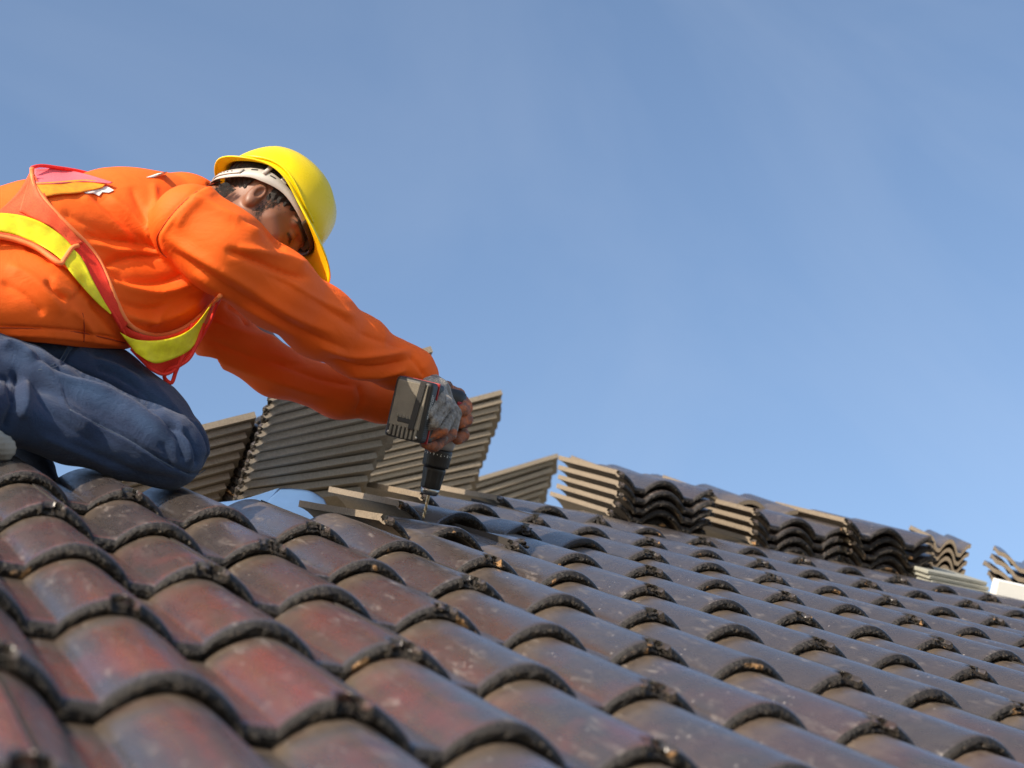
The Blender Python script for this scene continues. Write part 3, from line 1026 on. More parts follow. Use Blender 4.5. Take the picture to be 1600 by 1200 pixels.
patch('mesh_panel', [(-30, 361), (0, 363), (28, 369), (60, 383), (96, 408)], [(-30, 369), (0, 371), (28, 377), (56, 390), (90, 411)], M_MESHV, vest, 0.009, 50, 5, seed=8)
# hanging front
patch('front_panel', [(172, 480, 2.97), (190, 505, 2.98), (215, 520, 2.99), (250, 526, 3.02), (285, 516, 3.05), (315, 494, 3.08), (343, 464, 3.10)],
      [(200, 540, 3.00), (222, 562, 3.01), (240, 578, 3.02), (262, 582, 3.05), (292, 560, 3.08), (312, 522, 3.10), (330, 480, 3.12)], M_REDMESH, vest, 0.007, 60, 22, ruf=0.004, seed=9)
patch('reflective_tape', [(187, 519, 2.965), (210, 530, 2.975), (245, 532, 2.995), (280, 524, 3.02), (305, 508, 3.05), (331, 474, 3.08)],
      [(212, 551, 2.985), (232, 564, 2.99), (250, 567, 3.01), (285, 554, 3.04), (304, 538, 3.06), (316, 510, 3.08)], M_LIME, vest, 0.012, 50, 10, ruf=0.004, seed=9)
tube('binding', on_cloth(arm_edge, 0.010, VB, 3.1), [0.0042] * (6 * (len(arm_edge) - 1) + 1), M_PIPE, vest)
def free_line(p3): return [P(*q) for q in smooth_poly(p3)]
tube('binding', free_line([(344, 462, 3.05), (337, 480, 3.08), (327, 505, 3.085), (310, 535, 3.075), (290, 562, 3.055), (262, 584, 3.03), (240, 579, 3.01), (222, 563, 3.0), (205, 545, 2.99)]), 0.0030, M_PIPER, vest)
tube('binding', free_line([(50, 262, 3.03), (64, 259, 3.06), (90, 262, 3.09), (130, 269, 3.13), (176, 284, 3.15), (186, 290, 3.17)]), 0.0032, M_PIPER, vest)
tube('binding', on_cloth([(-30, 368), (0, 370), (28, 376), (58, 388), (92, 411), (100, 405), (112, 388), (122, 384)], 0.016, VB), 0.0042, M_PIPE, vest)
tube('binding', on_cloth([(114, 388), (129, 405), (147, 440), (161, 467), (178, 493), (192, 517), (206, 541)], 0.012, VB + [jeans_bvh]), 0.0030, M_PIPER, vest)
tube('side_strap', free_line([(300, 505, 3.06), (296, 530, 3.05), (284, 560, 3.04), (275, 580, 3.04), (268, 598, 3.04), (257, 590, 3.04), (263, 578, 3.04), (282, 570, 3.04), (300, 553, 3.05), (318, 505, 3.07)]), 0.0036, M_PIPER, vest, 6, 0.4)
# scraps of a white print on the back
for poly in ([(126, 297), (140, 293), (150, 290), (158, 292), (168, 291), (178, 297), (170, 301), (160, 300), (155, 306), (146, 302), (134, 302)],
             [(228, 277), (246, 271), (262, 268), (258, 272), (240, 277)]):
    V = []
    for x, y in poly:
        h = hit(x, y, VB) or 3.1
        V.append(P(x, y, h - 0.0035))
    c_ = np.mean(V, 0)
    V.append(c_)
    o = obj_from('white_print', V, [(k, (k + 1) % len(poly), len(poly)) for k in range(len(poly))], M_WHITE, man)
# jeans seam thread
tube('seam', on_cloth([(109, 640), (150, 662), (200, 687), (250, 719), (287, 739), (305, 743), (321, 734)], 0.0003, [jeans_bvh], 2.85), 0.0008, M_STITCH, man, 5)
for pk in ([(60, 578), (84, 574), (98, 566), (111, 545), (125, 538)], [(64, 574), (82, 570), (94, 562), (106, 542), (118, 536)]):
    tube('pocket_stitch', on_cloth(pk, 0.0003, [jeans_bvh], 2.9), 0.0008, M_STITCH, man, 5)
M_THREAD = simple('shirt_thread', (0.42, 0.045, 0.008), 0.8)
for pk in ([(347, 283), (318, 293), (289, 314), (267, 337), (252, 358), (245, 373), (250, 392), (260, 402)], [(0, 512), (60, 514), (127, 520), (196, 536)], [(129, 489), (132, 512), (131, 534)]):
    tube('shirt_seam', on_cloth(pk, 0.0009, VB), 0.0010, M_THREAD, man, 5)

# head -----------------------------------------------------------
cU = np.array([0.66, 0.60, 0.45]); cU /= np.linalg.norm(cU)          # right, up, away
cF = np.array([0.70, -0.70, -0.10]); cF -= cU * (cF @ cU); cF /= np.linalg.norm(cF)
HU = RIGHT * cU[0] + UP * cU[1] + FWD * cU[2]
HF = RIGHT * cF[0] + UP * cF[1] + FWD * cF[2]
HR = np.cross(HF, HU)
if HR @ FWD > 0: HR = -HR
HC = P(404, 303, 3.17) - HR * 0.074
HAX = np.stack([HR, HF, HU])
def hp(x, y, z): return HC + HR * x + HF * y + HU * z
def ell(x, y, z, rx_, ry_, rz_): return ('e', hp(x, y, z), HAX, np.array([rx_, ry_, rz_]))
def hc(a, b_, r1, r2): return wcone(hp(*a), hp(*b_), r1, r2)
def head_f(X):
    d = sd_prim(X, ell(0, 0.003, 0.042, 0.074, 0.090, 0.076))
    d = smin(d, sd_prim(X, ell(0, 0.040, -0.015, 0.062, 0.056, 0.075)), 0.03)
    d = smin(d, sd_prim(X, ell(0, 0.048, -0.075, 0.043, 0.042, 0.032)), 0.03)
    d = smin(d, sd_prim(X, hc((0.05, 0.02, -0.05), (0.02, 0.075, -0.09), 0.016, 0.016)), 0.03)
    d = smin(d, sd_prim(X, hc((-0.05, 0.02, -0.05), (-0.02, 0.075, -0.09), 0.016, 0.016)), 0.03)
    for s_ in (1, -1):
        d = smin(d, sd_prim(X, hc((0.012 * s_, 0.099, 0.028), (0.048 * s_, 0.080, 0.026), 0.007, 0.007)), 0.014)   # brow
        d = smin(d, sd_prim(X, hc((0.046 * s_, 0.068, -0.022), (0.058 * s_, 0.045, -0.012), 0.014, 0.012)), 0.02)  # cheekbone
        d = -smin(-d, sd_prim(X, ell(0.031 * s_, 0.104, 0.008, 0.017, 0.013, 0.011)), 0.008)
        d = smin(d, sd_prim(X, ell(0.031 * s_, 0.082, 0.007, 0.013, 0.013, 0.012)), 0.003)
        e_ = sd_prim(X, ell(0.0725 * s_, -0.004, 0.0, 0.0080, 0.0130, 0.0220))
        e_ = smin(e_, sd_prim(X, ell(0.073 * s_, 0.001, -0.019, 0.007, 0.008, 0.011)), 0.008)
        e_ = -smin(-e_, sd_prim(X, ell(0.0805 * s_, 0.0010, 0.003, 0.0080, 0.0075, 0.0145)), 0.003)
        d = smin(d, e_, 0.004)
    d = smin(d, sd_prim(X, hc((0, 0.100, 0.012), (0, 0.121, -0.030), 0.007, 0.011)), 0.010)
    d = smin(d, sd_prim(X, hc((0.012, 0.106, -0.033), (-0.012, 0.106, -0.033), 0.008, 0.008)), 0.006)
    d = smin(d, sd_prim(X, hc((0.018, 0.094, -0.056), (-0.018, 0.094, -0.056), 0.006, 0.006)), 0.008)
    d = smin(d, sd_prim(X, hc((0.016, 0.092, -0.068), (-0.016, 0.092, -0.068), 0.007, 0.007)), 0.006)
    d = smin(d, sd_prim(X, hc((0, 0.0, -0.03), (0, -0.055, -0.15), 0.058, 0.062)), 0.03)
    return d
hpr = [ell(0, 0, 0, 0.10, 0.13, 0.14), hc((0, 0, 0), (0, -0.05, -0.14), 0.06, 0.06)]
lo, hi = bounds(hpr, 0.0)
V1, F1 = surface_nets(head_f, lo, hi, 0.0020)
# the rest of the body under the clothes, one trunk with its limbs
body_pr = chain([(-110, 500, 3.0, 85), (60, 420, 3.1, 80), (190, 395, 3.18, 72), (285, 365, 3.24, 52), (350, 330, 3.25, 44)], 1.2) + \
    chain([(298, 360, 3.06, 44), (430, 455, 3.13, 34), (560, 545, 3.295, 26), (640, 582, 3.34, 15)]) + \
    chain([(300, 440, 3.34, 44), (430, 566, 3.47, 28), (598, 624, 3.52, 18)]) + \
    chain([(-80, 590, 2.95, 30), (130, 650, 2.88, 36), (255, 702, 2.9, 38)]) + chain([(255, 705, 2.9, 34), (110, 680, 2.83, 30), (-60, 626, 2.73, 24)]) + \
    chain([(-60, 580, 3.08, 60), (150, 625, 3.05, 50), (255, 690, 3.04, 36)])
def body_f(X):
    d = None
    for p in body_pr: v = sd_prim(X, p); d = v if d is None else smin(d, v, 0.02)
    return d
lo, hi = bounds(body_pr, 0.02)
V2, F2 = surface_nets(body_f, lo, hi, 0.012)
bodyo = obj_from('body', np.concatenate([V1, V2]), np.concatenate([F1, F2 + len(V1)]), M_SKIN, man)
L_ = (V1 - HC) @ HAX.T
stub = np.exp(-((L_[:, 1] - 0.055) / 0.05) ** 2) * np.clip((-0.030 - L_[:, 2]) / 0.02, 0, 1) * 0.65
brow = 1.3 * np.exp(-((L_[:, 2] - 0.029 + 0.10 * np.abs(np.abs(L_[:, 0]) - 0.03)) / 0.0075) ** 2) * (L_[:, 1] > 0.066) * (np.abs(L_[:, 0]) > 0.009) * (np.abs(L_[:, 0]) < 0.056)
lash = 1.4 * np.exp(-((L_[:, 2] + 0.000) / 0.0036) ** 2) * (L_[:, 1] > 0.082) * (np.abs(np.abs(L_[:, 0]) - 0.031) < 0.014) * (L_[:, 1] < 0.097)
mous = np.exp(-((L_[:, 2] + 0.047) / 0.006) ** 2) * (L_[:, 1] > 0.085) * (np.abs(L_[:, 0]) < 0.026) * 0.8
set_attr(bodyo, np.concatenate([np.maximum.reduce([stub, brow, lash, mous]), np.zeros(len(V2))]))

def hair_f(X):
    L = (X - HC) @ HAX.T
    d = sd_prim(X, ell(0, 0.000, 0.044, 0.0790, 0.0955, 0.080))
    d = d + 0.0015 * np.sin(L[..., 1] * 520 + L[..., 0] * 60 + 9 * np.sin(L[..., 2] * 60))
    # hairline: forehead, around the ear, nape
    line = np.where(L[..., 1] > 0.046, np.clip(-0.002 + (L[..., 1] - 0.046) * 1.7, -0.002, 0.062), np.where(L[..., 1] > 0.010, -0.006, np.where(L[..., 1] > -0.028, 0.030, -0.045)))
    side = np.where((L[..., 1] > 0.010) & (L[..., 1] < 0.046), -0.024 + (L[..., 1] - 0.010) * 1.1, line)
    line = np.minimum(line, side)
    return np.maximum(d, (line - L[..., 2]) * 0.7)
lo, hi = bounds([ell(0, 0, 0.02, 0.1, 0.12, 0.12)], 0)
V, F = surface_nets(hair_f, lo, hi, 0.0028)
obj_from('hair', V, F, M_HAIR, man)
# sideburn and short nape hair as strands
Vs, Fs = [], []
rs = random.Random(3)
for k in range(900):
    if k < 500:
        y_ = rs.gauss(0.030, 0.008); z_ = rs.uniform(-0.052, 0.02)
        if y_ < 0.014: continue
        x_ = 0.0700 - max(0, -z_ - 0.02) * 0.18 - max(0, y_ - 0.03) * 0.25
        dirn = (0.15, 0.10 + rs.gauss(0, 0.25), -1)
        ln = rs.uniform(0.004, 0.010)
    else:
        y_ = rs.uniform(-0.060, -0.035); z_ = rs.uniform(-0.055, -0.02)
        x_ = 0.068 * math.sqrt(max(0.05, 1 - (y_ / 0.115) ** 2)); dirn = (0.1, -0.35 + rs.gauss(0, .2), -1); ln = rs.uniform(0.008, 0.016)
    p0 = hp(x_, y_, z_); dv = hp(*dirn) - HC; dv /= np.linalg.norm(dv)
    wv = np.cross(dv, HR) * 0.0005
    b0 = len(Vs)
    Vs += [p0 - wv, p0 + wv, p0 + dv * ln + HR * 0.001]
    Fs.append((b0, b0 + 1, b0 + 2))
so_ = obj_from('short_hair', Vs, Fs, M_HAIR, man)
so_['kind'] = 'stuff'

# gloves -----------------------------------------------------------
def hand(name, prims_list, palm, parent, rub_prims, k=0.006, kf=0.004):
    allp = [p for f in prims_list for p in f] + palm
    def f_(X):
        d = None
        for p in palm: v = sd_prim(X, p); d = v if d is None else smin(d, v, 0.012)
        for fi in prims_list:
            a = None
            for p in fi: v = sd_prim(X, p); a = v if a is None else smin(a, v, 0.003)
            d = smin(d, a, kf)
        return d
    lo, hi = bounds(allp, 0.006)
    V, F = surface_nets(f_, lo, hi, 0.0018)
    V = lowfreq(V, F, 0.0012, 90, 2.0)
    V = lowfreq(V, F, 0.0005, 260, 4.0)
    o = obj_from(name, V, F, M_GLOVE, parent)
    dr = cdist(V, rub_prims)
    return o, V, F, dr
rf = [chain([(711, 645, 3.37, 11), (703, 678, 3.345, 10.5), (678, 697, 3.31, 10), (664, 692, 3.285, 8.5)]),
      chain([(706, 640, 3.33, 11.5), (690, 672, 3.28, 11), (664, 683, 3.265, 9.5), (655, 678, 3.28, 8.5)]),
      chain([(697, 630, 3.295, 11.5), (677, 660, 3.245, 11), (658, 669, 3.25, 9.5)]),
      chain([(687, 620, 3.27, 10.5), (668, 645, 3.235, 10), (655, 652, 3.25, 8.5)])]
rpalm = chain([(664, 598, 3.34, 19), (680, 612, 3.33, 22), (697, 636, 3.35, 17)]) + chain([(672, 604, 3.30, 16), (690, 628, 3.30, 15)]) + chain([(640, 585, 3.34, 17), (664, 598, 3.34, 19)])
o, V, F, dr = hand('glove', rf, rpalm, man, [rf[0][1], rf[0][2]] + [rf[1][2], rf[1][1], rf[2][1]])
GF = [([(712, 645), (690, 668), (662, 680)], 2.5, -2.2), ([(708, 638), (682, 656), (658, 662)], 2.5, -2.0), ([(705, 655), (690, 680), (668, 690)], 2.5, -2.0), ([(678, 604), (690, 625), (708, 640)], 5, 1.5)]
Vn = folds(V, F, GF)
for k, p in enumerate(Vn): o.data.vertices[k].co = Vector(p) if o.matrix_basis == Matrix.Identity(4) else o.matrix_basis.inverted() @ Vector(p)
X2 = proj(V)
redp = np.exp(-(((X2[:, 0] - 665) / 13) ** 2 + ((X2[:, 1] - 632) / 13) ** 2)) * 0.75
set_attr(o, np.maximum(np.clip(1 - dr / 0.006, 0, 1) * 0.75 * np.clip((X2[:, 1] - 662) / 12, 0, 1), redp))
lf = [chain([(694, 606, 3.50, 10), (716, 618, 3.45, 11), (727, 636, 3.40, 11.5), (723, 642, 3.38, 10)]),
      chain([(696, 634, 3.50, 10), (722, 645, 3.44, 11), (727, 656, 3.40, 12), (718, 660, 3.38, 10)]),
      chain([(696, 660, 3.50, 10), (718, 668, 3.44, 10.5), (722, 680, 3.40, 11), (715, 686, 3.385, 9)]),
      chain([(672, 612, 3.47, 11), (686, 602, 3.44, 10.5), (699, 604, 3.41, 9)])]
lpalm = chain([(640, 628, 3.51, 24), (690, 636, 3.52, 24)]) + chain([(690, 620, 3.52, 14), (692, 662, 3.52, 13)])
o, V, F, dr = hand('glove', lf, lpalm, man, [p for f in lf for p in f])
set_attr(o, np.clip(1 - dr / 0.008, 0, 1) * 0.72)

# shoe -----------------------------------------------------------
M_SOLE = simple('grey_rubber_sole', (0.34, 0.31, 0.27), 0.75, bump_s=(120, 0.4, 0.002), var=0.2)
def sole_f(X):
    d = sd_prim(X, cone((-60, 672, 2.66), (4, 700, 2.74), 30, 21))
    u_ = (X - P(4, 700, 2.74)) @ UP
    d = d - 0.0012 * np.cos(u_ * 700)
    return d
lo, hi = bounds([cone((-60, 672, 2.66), (4, 700, 2.74), 30, 22)], 0.01)
V, F = surface_nets(sole_f, lo, hi, 0.0035)
obj_from('shoe', V, F, M_SOLE, man)
HAT_OFF = (0.0, 0.014, 0.035)
HAT_ROT = 0.0
# ------------------------------------------------------------------ hard hat
M_HAT, nt, b = newmat('yellow_hat_plastic')
t = nd(nt, 'ShaderNodeTexCoord')
n1 = noise_n(nt, t.outputs['Object'], 14, 4, 0.6)
nt.links.new(mixc(nt, n1, (0.88, 0.66, 0.004), (0.84, 0.60, 0.004)), b.inputs['Base Color'])

n2 = noise_n(nt, t.outputs['Object'], 60, 5, 0.7)
nt.links.new(maprange(nt, n2, 0.3, 0.75, 0.22, 0.40), b.inputs['Roughness'])
b.inputs['Subsurface Weight'].default_value = 0.0
b.inputs['Subsurface Radius'].default_value = (1.0, 0.75, 0.1)
b.inputs['Subsurface Scale'].default_value = 0.012
b.inputs['Specular IOR Level'].default_value = 0.35
bump(nt, b, noise_n(nt, t.outputs['Object'], 300, 3, 0.6), 0.06, 0.0006)
M_BAND = simple('grey_plastic_band', (0.50, 0.48, 0.45), 0.45, bump_s=(90, 0.1, 0.001), var=0.06)
M_SLOT = simple('dark_slot', (0.02, 0.02, 0.02), 0.7)
M_BRASS = simple('clip_plastic', (0.55, 0.50, 0.40), 0.4)

HATC = HC + HU * HAT_OFF[2] + HF * HAT_OFF[1] + HR * HAT_OFF[0]
# the hat may sit a little differently from the skull
def rotv(v, ax, an):
    ax = ax / np.linalg.norm(ax)
    return v * math.cos(an) + np.cross(ax, v) * math.sin(an) + ax * (ax @ v) * (1 - math.cos(an))
KU = rotv(HU, FWD, HAT_ROT); KF = rotv(HF, FWD, HAT_ROT); KR = rotv(HR, FWD, HAT_ROT)
def kp(x, y, z): return HATC + KR * x + KF * y + KU * z
def sstep(a, b_, x):
    t_ = min(1, max(0, (x - a) / (b_ - a)))
    return t_ * t_ * (3 - 2 * t_)
hat = empty('hard_hat', HATC)
tag(hat, 'yellow plastic hard hat with a grey inner headband on the man\'s head', 'hard hat')
V = []
NP = 96
rows = []
for r_ in range(26):
    rows.append(('dome', 1 - r_ / 25))                       # 1 top, 0 rim
for r_ in range(1, 11):
    rows.append(('brim', r_ / 10))
for kind, q in rows:
    for k in range(NP):
        ph = 2 * math.pi * k / NP                              # 0: front, pi/2: right
        cf, sf = math.cos(ph), math.sin(ph)
        a_, b_ = 0.116, 0.098
        rimz = -0.002 + 0.020 * math.exp(-((abs(ph if ph < math.pi else ph - 2 * math.pi) - 1.72) / 0.55) ** 2) - 0.008 * sstep(0.3, 1.0, -cf)
        if kind == 'dome':
            th_ = q * math.pi / 2
            cr_ = math.cos(th_) ** 0.82
            z = 0.112 * math.sin(th_) ** 0.95
            z = rimz * (1 - sstep(0, 0.5, q)) + z
            x, y = b_ * cr_ * sf, a_ * cr_ * cf
            rdg = math.exp(-(x / 0.011) ** 2) * 0.0035 * sstep(0.15, 0.4, q)
            rdg += math.exp(-((abs(x) - 0.042) / 0.006) ** 2) * 0.0016 * sstep(0.25, 0.5, q)
            z += rdg
        else:
            front = sstep(0.30, 0.98, cf); backw = sstep(0.3, 0.95, -cf)
            w_ = 0.006 + 0.060 * front + 0.012 * backw
            x = (b_ + w_ * q * (0.9 - 0.25 * front)) * sf
            y = (a_ + w_ * q) * cf
            z = rimz - w_ * q * (0.22 + 0.25 * backw) - 0.006 * front * q * q
            z -= 0.0035 * sstep(0.75, 1.0, q)                   # turned-down lip
            z += front * 0.010 * (1 - abs(sf)) * q * 0
        V.append(kp(x, y, z))
F = grid_faces(NP, len(rows), 0, True)
V.append(kp(0, 0, 0.1155)); F += [((k + 1) % NP, k, len(V) - 1) for k in range(NP)]
shell = obj_from('shell', V, F, M_HAT, hat)
md = shell.modifiers.new('thickness', 'SOLIDIFY'); md.thickness = 0.0032; md.offset = -1; md.material_offset = 1; shell.data.materials.append(simple('matte_hat_inside', (0.86, 0.62, 0.004), 0.85, spec=0.08))
md = shell.modifiers.new('round', 'SUBSURF'); md.levels = 1; md.render_levels = 1
# rain gutter along the side edge
def rim_pt(ph, out=0.0, dz=0.0):
    V_ = V[25 * NP + int(round(ph / (2 * math.pi) * NP)) % NP]
    c_ = (V_ - HATC); c_ /= np.linalg.norm(c_)
    return V_ + c_ * out + KU * dz
tube('gutter', [rim_pt(p_, 0.003, 0.007) for p_ in np.linspace(0.75, 2.5, 28)], 0.0024, M_HAT, hat)
# headband: a ribbon round the skull, wide behind the ear, narrow to the front
def ribbon(name, f0, mat, n=72, lo_=0, hi_=2 * math.pi, th=0.0015):
    V, F = [], []
    for k in range(n):
        ph = lo_ + (hi_ - lo_) * k / (n - 1)
        a, b2 = f0(ph)
        V += [a, b2]
    F = [(2 * k, 2 * k + 1, 2 * k + 3, 2 * k + 2) for k in range(n - 1)]
    o = obj_from(name, V, F, mat, hat)
    md = o.modifiers.new('thickness', 'SOLIDIFY'); md.thickness = th; md.offset = 0
    return o
def band_z(ph):
    c_ = math.cos(ph)
    mid = -0.010 + 0.010 * c_ + 0.012 * math.exp(-((min(ph, 2 * math.pi - ph) - 1.5) / 0.6) ** 2) - 0.026 * sstep(0.35, 1.0, -c_)
    hw = 0.0075 + 0.0065 * sstep(-0.2, 0.35, -c_)
    return mid, hw
def bandf(ph, rr_=0.0):
    mid, hw = band_z(ph)
    x, y = (0.0860 + rr_) * math.sin(ph), (0.107 + rr_) * math.cos(ph)
    return kp(x, y, mid - hw), kp(x, y, mid + hw)
ribbon('headband', bandf, M_BAND)
ribbon('nape_strap', lambda ph: (kp(0.0885 * math.sin(ph), 0.110 * math.cos(ph), band_z(ph)[0] - 0.005), kp(0.0885 * math.sin(ph), 0.110 * math.cos(ph), band_z(ph)[0] + 0.007)), M_BAND, 30, 2.25, 4.0)
for ph, dz, w_, h_ in ((1.02, 0.003, 0.16, 0.0013), (1.75, 0.006, 0.10, 0.0010), (2.10, 0.008, 0.10, 0.0012), (1.28, 0.009, 0.10, 0.0010), (2.3, 0.0, 0.02, 0.005)):
    ribbon('slot', lambda p_, ph=ph, dz=dz, h_=h_: (kp(0.0875 * math.sin(p_), 0.1087 * math.cos(p_), band_z(p_)[0] + dz - h_), kp(0.0875 * math.sin(p_), 0.1087 * math.cos(p_), band_z(p_)[0] + dz + h_)), M_SLOT, 6, ph - w_ / 2, ph + w_ / 2, 0.0006)
for k in range(5):
    ph = 2.42 + k * 0.085
    ribbon('slot', lambda p_: (kp(0.0905 * math.sin(p_), 0.1122 * math.cos(p_), band_z(p_)[0] - 0.0008), kp(0.0905 * math.sin(p_), 0.1122 * math.cos(p_), band_z(p_)[0] + 0.0012)), M_SLOT, 3, ph - 0.012, ph + 0.012, 0.0006)
ribbon('sweatband', lambda ph: (kp(0.0875 * math.sin(ph), 0.1088 * math.cos(ph), band_z(ph)[0] - 0.010), kp(0.0875 * math.sin(ph), 0.1088 * math.cos(ph), band_z(ph)[0] + 0.009)), simple('brown_sweatband', (0.050, 0.034, 0.024), 0.8), 30, -0.80, 0.80)
for ph in (0.72, 1.9, -0.72, -1.9):                              # hanger tabs up into the shell
    p_ = ph % (2 * math.pi)
    a = kp(0.0885 * math.sin(p_), 0.110 * math.cos(p_), band_z(p_)[0] + 0.002)
    c_ = kp(0.092 * math.sin(p_), 0.110 * math.cos(p_), 0.016)
    tube('hanger_tab', [a, a * 0.5 + c_ * 0.5, c_], [0.0045, 0.0038, 0.0045], M_BAND if abs(ph) > 1 else M_BRASS, hat, 8, 0.4)
# webbing cradle over the skull
for an in (0.5, 1.57, 2.6):
    tube('cradle_strap', [kp(0.084 * math.sin(an) * math.cos(q), 0.100 * math.cos(an) * math.cos(q), 0.003 + 0.090 * math.sin(q)) for q in np.linspace(0.0, math.pi, 22)], 0.008, M_BAND, hat, 6, 0.12)
M_STRAP = simple('black_webbing', (0.012, 0.012, 0.013), 0.6, bump_s=(600, 0.3, 0.001))

# ------------------------------------------------------------------ cordless drill
dw = RIGHT * 0.88 - UP * 0.27 - FWD * 0.33
dw -= NRM * (dw @ NRM); dw /= np.linalg.norm(dw)
dg = np.cross(NRM, dw)
if dg @ FWD > 0: dg = -dg
TIP = P(661, 812, 3.412)
DM = Matrix(((dw[0], dg[0], NRM[0], TIP[0]), (dw[1], dg[1], NRM[1], TIP[1]), (dw[2], dg[2], NRM[2], TIP[2]), (0, 0, 0, 1)))
if DM.to_3x3().determinant() < 0: dw = -dw; DM = Matrix(((dw[0], dg[0], NRM[0], TIP[0]), (dw[1], dg[1], NRM[1], TIP[1]), (dw[2], dg[2], NRM[2], TIP[2]), (0, 0, 0, 1)))
WS = 1 if dw @ RIGHT > 0 else -1         # local x sign that points right in the photo
drill = empty('cordless_drill', mw=DM)
tag(drill, 'red and black cordless drill with its bit on a roof tile, held in both gloves', 'drill')
M_BLACKP = simple('black_rubber', (0.018, 0.017, 0.016), 0.5, bump_s=(300, 0.3, 0.0008), var=0.3)
M_DUSTP = simple('dusty_black_plastic', (0.17, 0.150, 0.118), 0.75, bump_s=(420, 0.6, 0.0010), var=0.4)
M_REDP = simple('red_plastic', (0.33, 0.018, 0.022), 0.38, var=0.15)
M_STEEL = simple('steel', (0.42, 0.40, 0.37), 0.3, 1.0)
M_GREYP = simple('grey_metal_casing', (0.36, 0.34, 0.33), 0.45, 0.4)
M_BIT = simple('drill_bit_steel', (0.50, 0.40, 0.27), 0.32, 1.0)
M_MARK = simple('white_marking', (0.75, 0.75, 0.72), 0.5)
def dobj(name, V, F, mat, smooth=True, parent=None):
    me = mesh(name, V, F, smooth, [mat])
    o = bpy.data.objects.new(name, me); COL.objects.link(o); o.parent = parent or drill
    return o
def lathe(name, prof_, mat, n=32, cx=0, cy=0, smooth=True, rib=None, parent=None):
    V = []
    for (r, z) in prof_:
        for k in range(n):
            an = 2 * math.pi * k / n
            rr_ = r
            if rib and rib[0] < z < rib[1]: rr_ = r - rib[3] * (0.5 + 0.5 * math.cos(an * rib[2]))
            V.append((cx + rr_ * math.cos(an), cy + rr_ * math.sin(an), z))
    F = grid_faces(n, len(prof_), 0, True)
    F.append(tuple(range(n - 1, -1, -1))); F.append(tuple(range(len(V) - n, len(V))))
    o = dobj(name, V, F, mat, smooth, parent)
    return o
def rbox(name, c, sz, mat, bev=0.002, seg=2, parent=None, taper=None, smooth=True, rot=None):
    bm = bmesh.new()
    bmesh.ops.create_cube(bm, size=1)
    for v in bm.verts:
        k = 1.0
        if taper: k = 1 + taper * v.co.z
        v.co = Vector((v.co.x * sz[0] * k, v.co.y * sz[1] * k, v.co.z * sz[2]))
    bmesh.ops.bevel(bm, geom=list(bm.edges) + list(bm.verts), offset=bev, segments=seg, affect='EDGES', profile=0.6)
    M_ = Matrix.Translation(c) @ (rot.to_4x4() if rot else Matrix.Identity(4))
    bm.transform(M_)
    me = bpy.data.meshes.new(name); bm.to_mesh(me); bm.free()
    me.materials.append(mat)
    if smooth: me.polygons.foreach_set('use_smooth', [len(p.vertices) and p.area < 1e9 for p in me.polygons])
    o = bpy.data.objects.new(name, me); COL.objects.link(o); o.parent = parent or drill
    md = o.modifiers.new('wn', 'WEIGHTED_NORMAL'); md.keep_sharp = True
    return o
# twisted bit
V, F = [], []
for k in range(40):
    z = k / 39 * 0.056
    r0 = 0.0036 * min(1, 0.25 + z / 0.004)
    for q in range(12):
        an = 2 * math.pi * q / 12
        rr_ = r0 * (0.62 + 0.38 * abs(math.cos(an + z * 260))) if z < 0.04 else 0.0033
        V.append((rr_ * math.cos(an), rr_ * math.sin(an), z))
F = grid_faces(12, 40, 0, True)
dobj('drill_bit', V, F, M_BIT)
lathe('chuck_nose', [(0.007, 0.050), (0.0145, 0.0505), (0.0168, 0.053), (0.0182, 0.058), (0.0190, 0.0635)], M_STEEL)
lathe('chuck', [(0.0188, 0.0636), (0.0200, 0.066), (0.0206, 0.080), (0.0222, 0.094), (0.0226, 0.100), (0.0222, 0.104), (0.0200, 0.1055)], M_BLACKP, 72, rib=(0.067, 0.099, 12, 0.0016))
lathe('torque_collar', [(0.0235, 0.1065), (0.0262, 0.108), (0.0266, 0.112), (0.0268, 0.124), (0.0270, 0.125), (0.0272, 0.139), (0.0262, 0.1415), (0.0240, 0.142)], M_BLACKP, 120, rib=(0.110, 0.1235, 30, 0.0014))
# numbers on the collar
def text_mesh(name, body, size, mat, M4, parent, depth=0.0002):
    cu = bpy.data.curves.new(name, 'FONT'); cu.body = body; cu.size = size; cu.align_x = 'CENTER'; cu.align_y = 'CENTER'; cu.extrude = depth
    o = bpy.data.objects.new(name, cu); COL.objects.link(o)
    dg_ = bpy.context.evaluated_depsgraph_get(); dg_.update()
    me = bpy.data.meshes.new_from_object(o.evaluated_get(dg_))
    bpy.data.objects.remove(o); bpy.data.curves.remove(cu)
    me.materials.clear(); me.materials.append(mat)
    me.transform(M4)
    o = bpy.data.objects.new(name, me); COL.objects.link(o); o.parent = parent
    return o
camdir = -(FWD); ang0 = math.atan2(camdir @ dg, camdir @ dw)
for k, ch in enumerate('0•2•4•6•7•8•9•5•3•1'):
    an = ang0 + (k - 7) * 0.27 * WS * -1
    zc = 0.1325
    u_ = Vector((math.cos(an), math.sin(an), 0))
    up_ = Vector((0, 0, -1)); rt = up_.cross(u_)
    M4 = Matrix(((rt.x, up_.x, u_.x, u_.x * 0.0274), (rt.y, up_.y, u_.y, u_.y * 0.0274), (rt.z, up_.z, u_.z, zc), (0, 0, 0, 1)))
    text_mesh('scale_mark', ch, 0.0072, M_MARK, M4, drill)
lathe('gear_housing', [(0.0225, 0.1425), (0.0262, 0.144), (0.0285, 0.152), (0.0300, 0.166), (0.0300, 0.170)], M_GREYP, 40)
